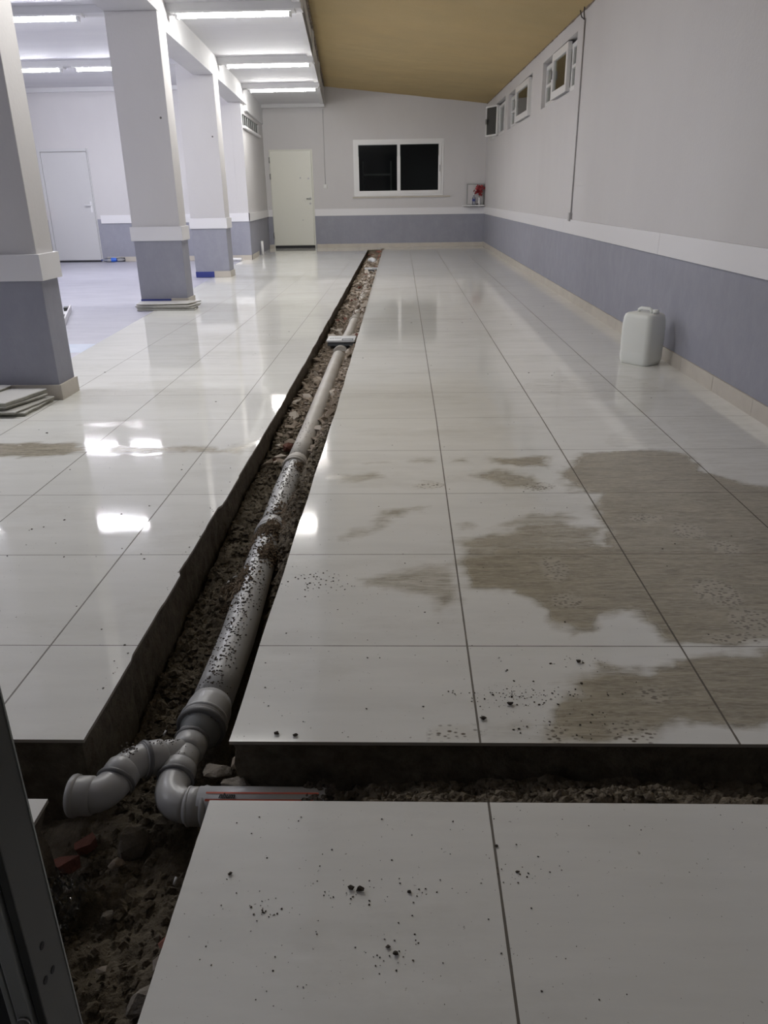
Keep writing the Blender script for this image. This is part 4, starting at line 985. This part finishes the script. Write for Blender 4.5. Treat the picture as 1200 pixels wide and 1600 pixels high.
# specks of dirt on the tiles
P = []
def specks(n, x0, x1, y0, y1, s0, s1):
    for _ in range(n): P.append((rr.uniform(x0, x1), rr.uniform(y0, y1), .0008, s0 + (s1 - s0) * rr.random() ** 4))
specks(110, -.41, .17, 1.44, 2.45, .001, .0035); specks(50, .17, .6, 1.44, 1.8, .001, .005); specks(60, .2, .34, 1.56, 1.66, .001, .004); specks(60, .25, .5, 1.44, 1.55, .001, .004)
specks(60, .3, 1.3, 1.9, 2.9, .001, .004); specks(70, -.41, .9, 2.45, 4.2, .001, .0045); specks(120, -.35, .3, .8, 1.2, .0007, .0024); specks(60, .2, 1.0, .9, 1.24, .0007, .002)
specks(420, -.40, .9, .35, 1.22, .0005, .0016); specks(500, -.41, 1.9, 1.44, 3.0, .0006, .0022); specks(60, -1.6, -.78, 1.5, 2.6, .001, .005); specks(50, -1.8, -.78, 2.4, 3.6, .001, .006); specks(60, -.41, 1.8, 4.2, 9, .002, .009); specks(30, -2.3, -.9, 3.6, 8, .002, .008)
specks(60, -.80, -.768, 1.44, 4.2, .001, .005)
for _ in range(90): P.append((.30 + rr.gauss(0, .09), 1.615 + rr.gauss(0, .012), .0008, rr.uniform(.0008, .003)))
for cx_, cy_, q in ((-.12, 1.01, .03), (-.03, .90, .03), (.01, 1.03, .035), (-.25, .98, .02), (.20, 1.07, .03), (.22, 1.58, .05), (.46, 1.76, .04)):
    for _ in range(22): P.append((cx_ + rr.gauss(0, q), cy_ + rr.gauss(0, q * .6), .0008, rr.uniform(.0006, .0024)))
for _ in range(60): P.append((-.28 + rr.gauss(0, .05), 2.22 + rr.gauss(0, .05), .0008, rr.uniform(.001, .005)))
lumps('dirt_specks', P, M['clod'], 'tiny dark specks of dirt scattered over the pale floor tiles', 'dirt', 8, .5)
for i, (x, y, s, lab) in enumerate(((.253, 1.575, .0095, 'dark dirt clod on the muddy tile with nothing near it, just before the stained area'), (.181, 1.517, .009, 'dark dirt clod right beside the joint at the trench edge'),
    (.457, 1.761, .009, 'flattened dirt clod at the top edge of the lower mud stain'), (-.104, 1.026, .0075, 'left dirt clod of the pair in the middle of the foreground tile'), (-.088, 1.022, .0095, 'right dirt clod of the pair in the middle of the foreground tile'),
    (-.034, .911, .0055, 'small ragged dirt clod low on the foreground tile'), (-.021, .898, .006, 'small dirt clod lowest on the foreground tile, with a tail'), (.003, 1.02, .005, 'elongated dirt clod right of the pair on the foreground tile'),
    (-.331, 1.056, .0055, 'single grey pebble near the left edge of the foreground tile'), (.171, 1.128, .0045, 'small dirt clod stuck in the foreground joint'), (.203, 1.068, .0045, 'round dark dirt dot right of the foreground joint'), (-.306, 1.458, .008, 'dirt clod near the corner of the cut tile by the pipe'),
    (-.262, 1.452, .007, 'second dirt clod along the cut tile edge by the pipe'))):
    me = chunk_mesh('dirt_clod', s * 1.1, s * .75, s * .6, 13, 300 + i, M['clod']); o = bpy.data.objects.new('dirt_clod', me); C.objects.link(o); o.location = (x, y, s * .5); tag(o, lab, 'clod', 'dirt clods on the tiles')
def rock(name, x, y, z, sx, sy, sz, rot, m, lab, cat, n=18, seed=0, flat=False):
    me = chunk_mesh(name, sx, sy, sz, n, seed, M[m], flat); o = bpy.data.objects.new(name, me); C.objects.link(o); o.location = (x, y, z); o.rotation_euler = rot; tag(o, lab, cat); return o
rock('stone', -.405, 1.50, -.115, .034, .026, .024, (0, 0, .4), 'rubble', 'rounded pale stone by the cut tile corner above the striped pipe', 'stone', 30, 11)
rock('stone', -.465, 1.475, -.125, .045, .03, .016, (0, .1, .2), 'stone', 'flat crusted stone between reducer and pale rounded stone', 'stone', 26, 12)
rock('concrete_fragment', -.400, 1.435, -.135, .050, .015, .018, (0.1, 0, -.03), 'stone', 'long flat concrete piece lying just above the striped pipe', 'concrete', 16, 13, True)
rock('stone', -.635, 1.335, -.215, .045, .035, .05, (0, .3, .5), 'stone', 'large crusted stone propped under the elbows', 'stone', 30, 14)
rock('stone', -.655, 1.275, -.212, .024, .014, .012, (0, 0, .3), 'rubble', 'pale stone lying below the large propped stone', 'stone', 22, 15)
rock('brick_fragment', -.775, 1.255, -.205, .052, .020, .016, (0, -.15, .35), 'brick', 'red brick fragment in the pit beside the metal door frame', 'brick', 16, 16, True)
rock('brick_fragment', -.745, 1.33, -.215, .030, .02, .014, (0, 0, .9), 'brick', 'small dim red brick piece beneath the open elbow', 'brick', 16, 17, True)
rock('stone', -.59, 1.015, -.205, .014, .011, .008, (0, 0, .3), 'rubble2', 'small yellowish stone in the bottom of the foreground pit', 'stone', 20, 18)
rock('stone', -.63, 1.15, -.225, .02, .015, .01, (0, 0, .8), 'stone', 'dull stone in the middle of the foreground pit', 'stone', 20, 19)
rock('tile_shard', -.452, .985, -.13, .040, .009, .004, (0.4, -.25, .75), 'rubble2', 'long pale tile shard sticking from under the foreground tile edge', 'shard', 9, 20, True)
rock('tile_shard', -.44, 1.235, -.095, .02, .013, .004, (0.3, -.3, .9), 'rubble', 'pale tile shard under the foreground tile edge, nearest the striped pipe', 'shard', 9, 21, True)
rock('tile_shard', -.44, 1.115, -.12, .017, .010, .004, (0.2, -.2, .4), 'rubble', 'middle pale tile shard under the foreground tile edge', 'shard', 9, 22, True)
rock('brick_fragment', -.455, 1.03, -.15, .022, .015, .010, (0.2, -.2, .1), 'brick', 'reddish piece half buried beside the long pale shard', 'brick', 12, 23, True)
rock('concrete_fragment', -.47, .93, -.17, .045, .03, .03, (0.2, -.2, .8), 'stone', 'dark concrete lump at the bottom edge beneath the long pale shard', 'concrete', 24, 24)
rock('tile_shard', -.675, 4.36, -.088, .05, .035, .006, (.3, .15, .4), 'rubble', 'flat tan tile shard left of the pipe where the rubble begins', 'shard', 9, 25, True)
rock('tile_shard', -.668, 3.84, -.10, .045, .02, .005, (.2, -.1, .2), 'rubble2', 'pale grey shard lying flat left of the second socket', 'shard', 9, 26, True)
rock('tile_shard', -.70, 4.0, -.09, .028, .02, .004, (.5, .2, 1.2), 'rubble2', 'bright torn shard against the trench wall left of the second socket', 'shard', 9, 27, True)
rock('tile_shard', -.665, 5.05, -.075, .04, .03, .005, (.7, .1, .3), 'rubble2', 'white triangular shard standing up halfway to the nearer floor drain', 'shard', 7, 28, True)
rock('tile_shard', -.70, 7.32, -.065, .05, .045, .006, (.8, .1, .2), 'rubble2', 'pale broad shard standing behind the nearer floor drain', 'shard', 9, 29, True)
rock('brick_fragment', -.60, 18.45, -.05, .12, .08, .05, (.3, .1, .2), 'brick', 'red brick showing at the far end of the trench', 'brick', 16, 30)
for i, (x, y, z, a, lab) in enumerate(((-.645, 2.43, -.115, 1.2, 'small white stick beside the buried part of the pipe'), (-.632, 2.47, -.112, .5, 'second small white stick slanting beside the buried pipe'), (-.655, 1.66, -.168, 1.4, 'white stub on the soil left of the reducer'), (-.50, 1.20, -.19, 1.5, 'white stub lying on the soil of the foreground pit'))):
    o = tube('plastic_stub', [(x, y, z), (x + .016 * math.cos(a), y + .016 * math.sin(a), z + .004)], .003, M['pvc_white'], None, 8); tag(o, lab, 'stub')
# crumpled film in the pit
bm = bmesh.new(); g = {}
for i in range(25):
    for j in range(25):
        u, w_ = i / 24 - .5, j / 24 - .5; g[i, j] = bm.verts.new((-.745 + u * .12, 1.16 + w_ * .14, -.20 + .045 * math.exp(-(u * u + w_ * w_) * 8) + .03 * fbm(u * 9, w_ * 9, 2) + .015 * fbm(u * 25, w_ * 25, 5)))
for i in range(24):
    for j in range(24): bm.faces.new((g[i, j], g[i + 1, j], g[i + 1, j + 1], g[i, j + 1]))
o = bobj('plastic_bag', bm, M['clear'], None, True); tag(o, 'crumpled clear plastic bag in the pit beside the metal door frame', 'bag')

# ------------------------------------------------------------ metal door frame beside the camera
o = empty('metal_door', (-.3215, .45, -.3)); tag(o, 'dark grey aluminium door and frame at the lower left, close to the camera', 'door')
H = 2.5
fp = box('frame_post', (-.008, 0.0, 0), (0.0, .048, H), M['alu'], o, .0015)
box('frame_post_highlight', (-.001, .0475, 0), (0.0006, .0495, H), M['alu_light'], o)  # thin pale strip puts a highlight along the post's edge
box('gasket', (-.011, .004, 0), (-.008, .04, H), M['gap'], o)
ds = box('door_stile', (-.0245, -.003, 0), (-.011, .04, H), M['alu_light'], o, .0015)
box('gasket', (-.028, .006, 0), (-.0245, .04, H), M['gap'], o)
box('stile_bead', (-.033, .0, 0), (-.028, .04, H), M['alu_light'], o, .001)
box('door_panel', (-.58, .012, 0), (-.033, .028, H), M['gap'], o)
for i, (y, z) in enumerate(((.020, .860), (.013, .826), (.026, .822))): tube('bolt_hole', [(-.003, y, z), (.0005, y, z)], .0035, M['gap'], fp, 10)
tube('peephole_ring', [(-.0175, -.006, .795), (-.0175, -.003, .795)], .006, M['steel'], ds, 14)

# every thing's Empty stands where its parts are
bpy.context.view_layer.update()
for o in list(C.objects):
    if o.type == 'EMPTY' and not o.parent and o.location.length < 1e-6 and o.children:
        pts = [c.matrix_world @ Vector(q) for c in o.children if c.type == 'MESH' for q in c.bound_box]
        base = Vector((sum(p.x for p in pts) / len(pts), sum(p.y for p in pts) / len(pts), min(p.z for p in pts)))
        o.location = base
        for c in o.children: c.location = c.location - base
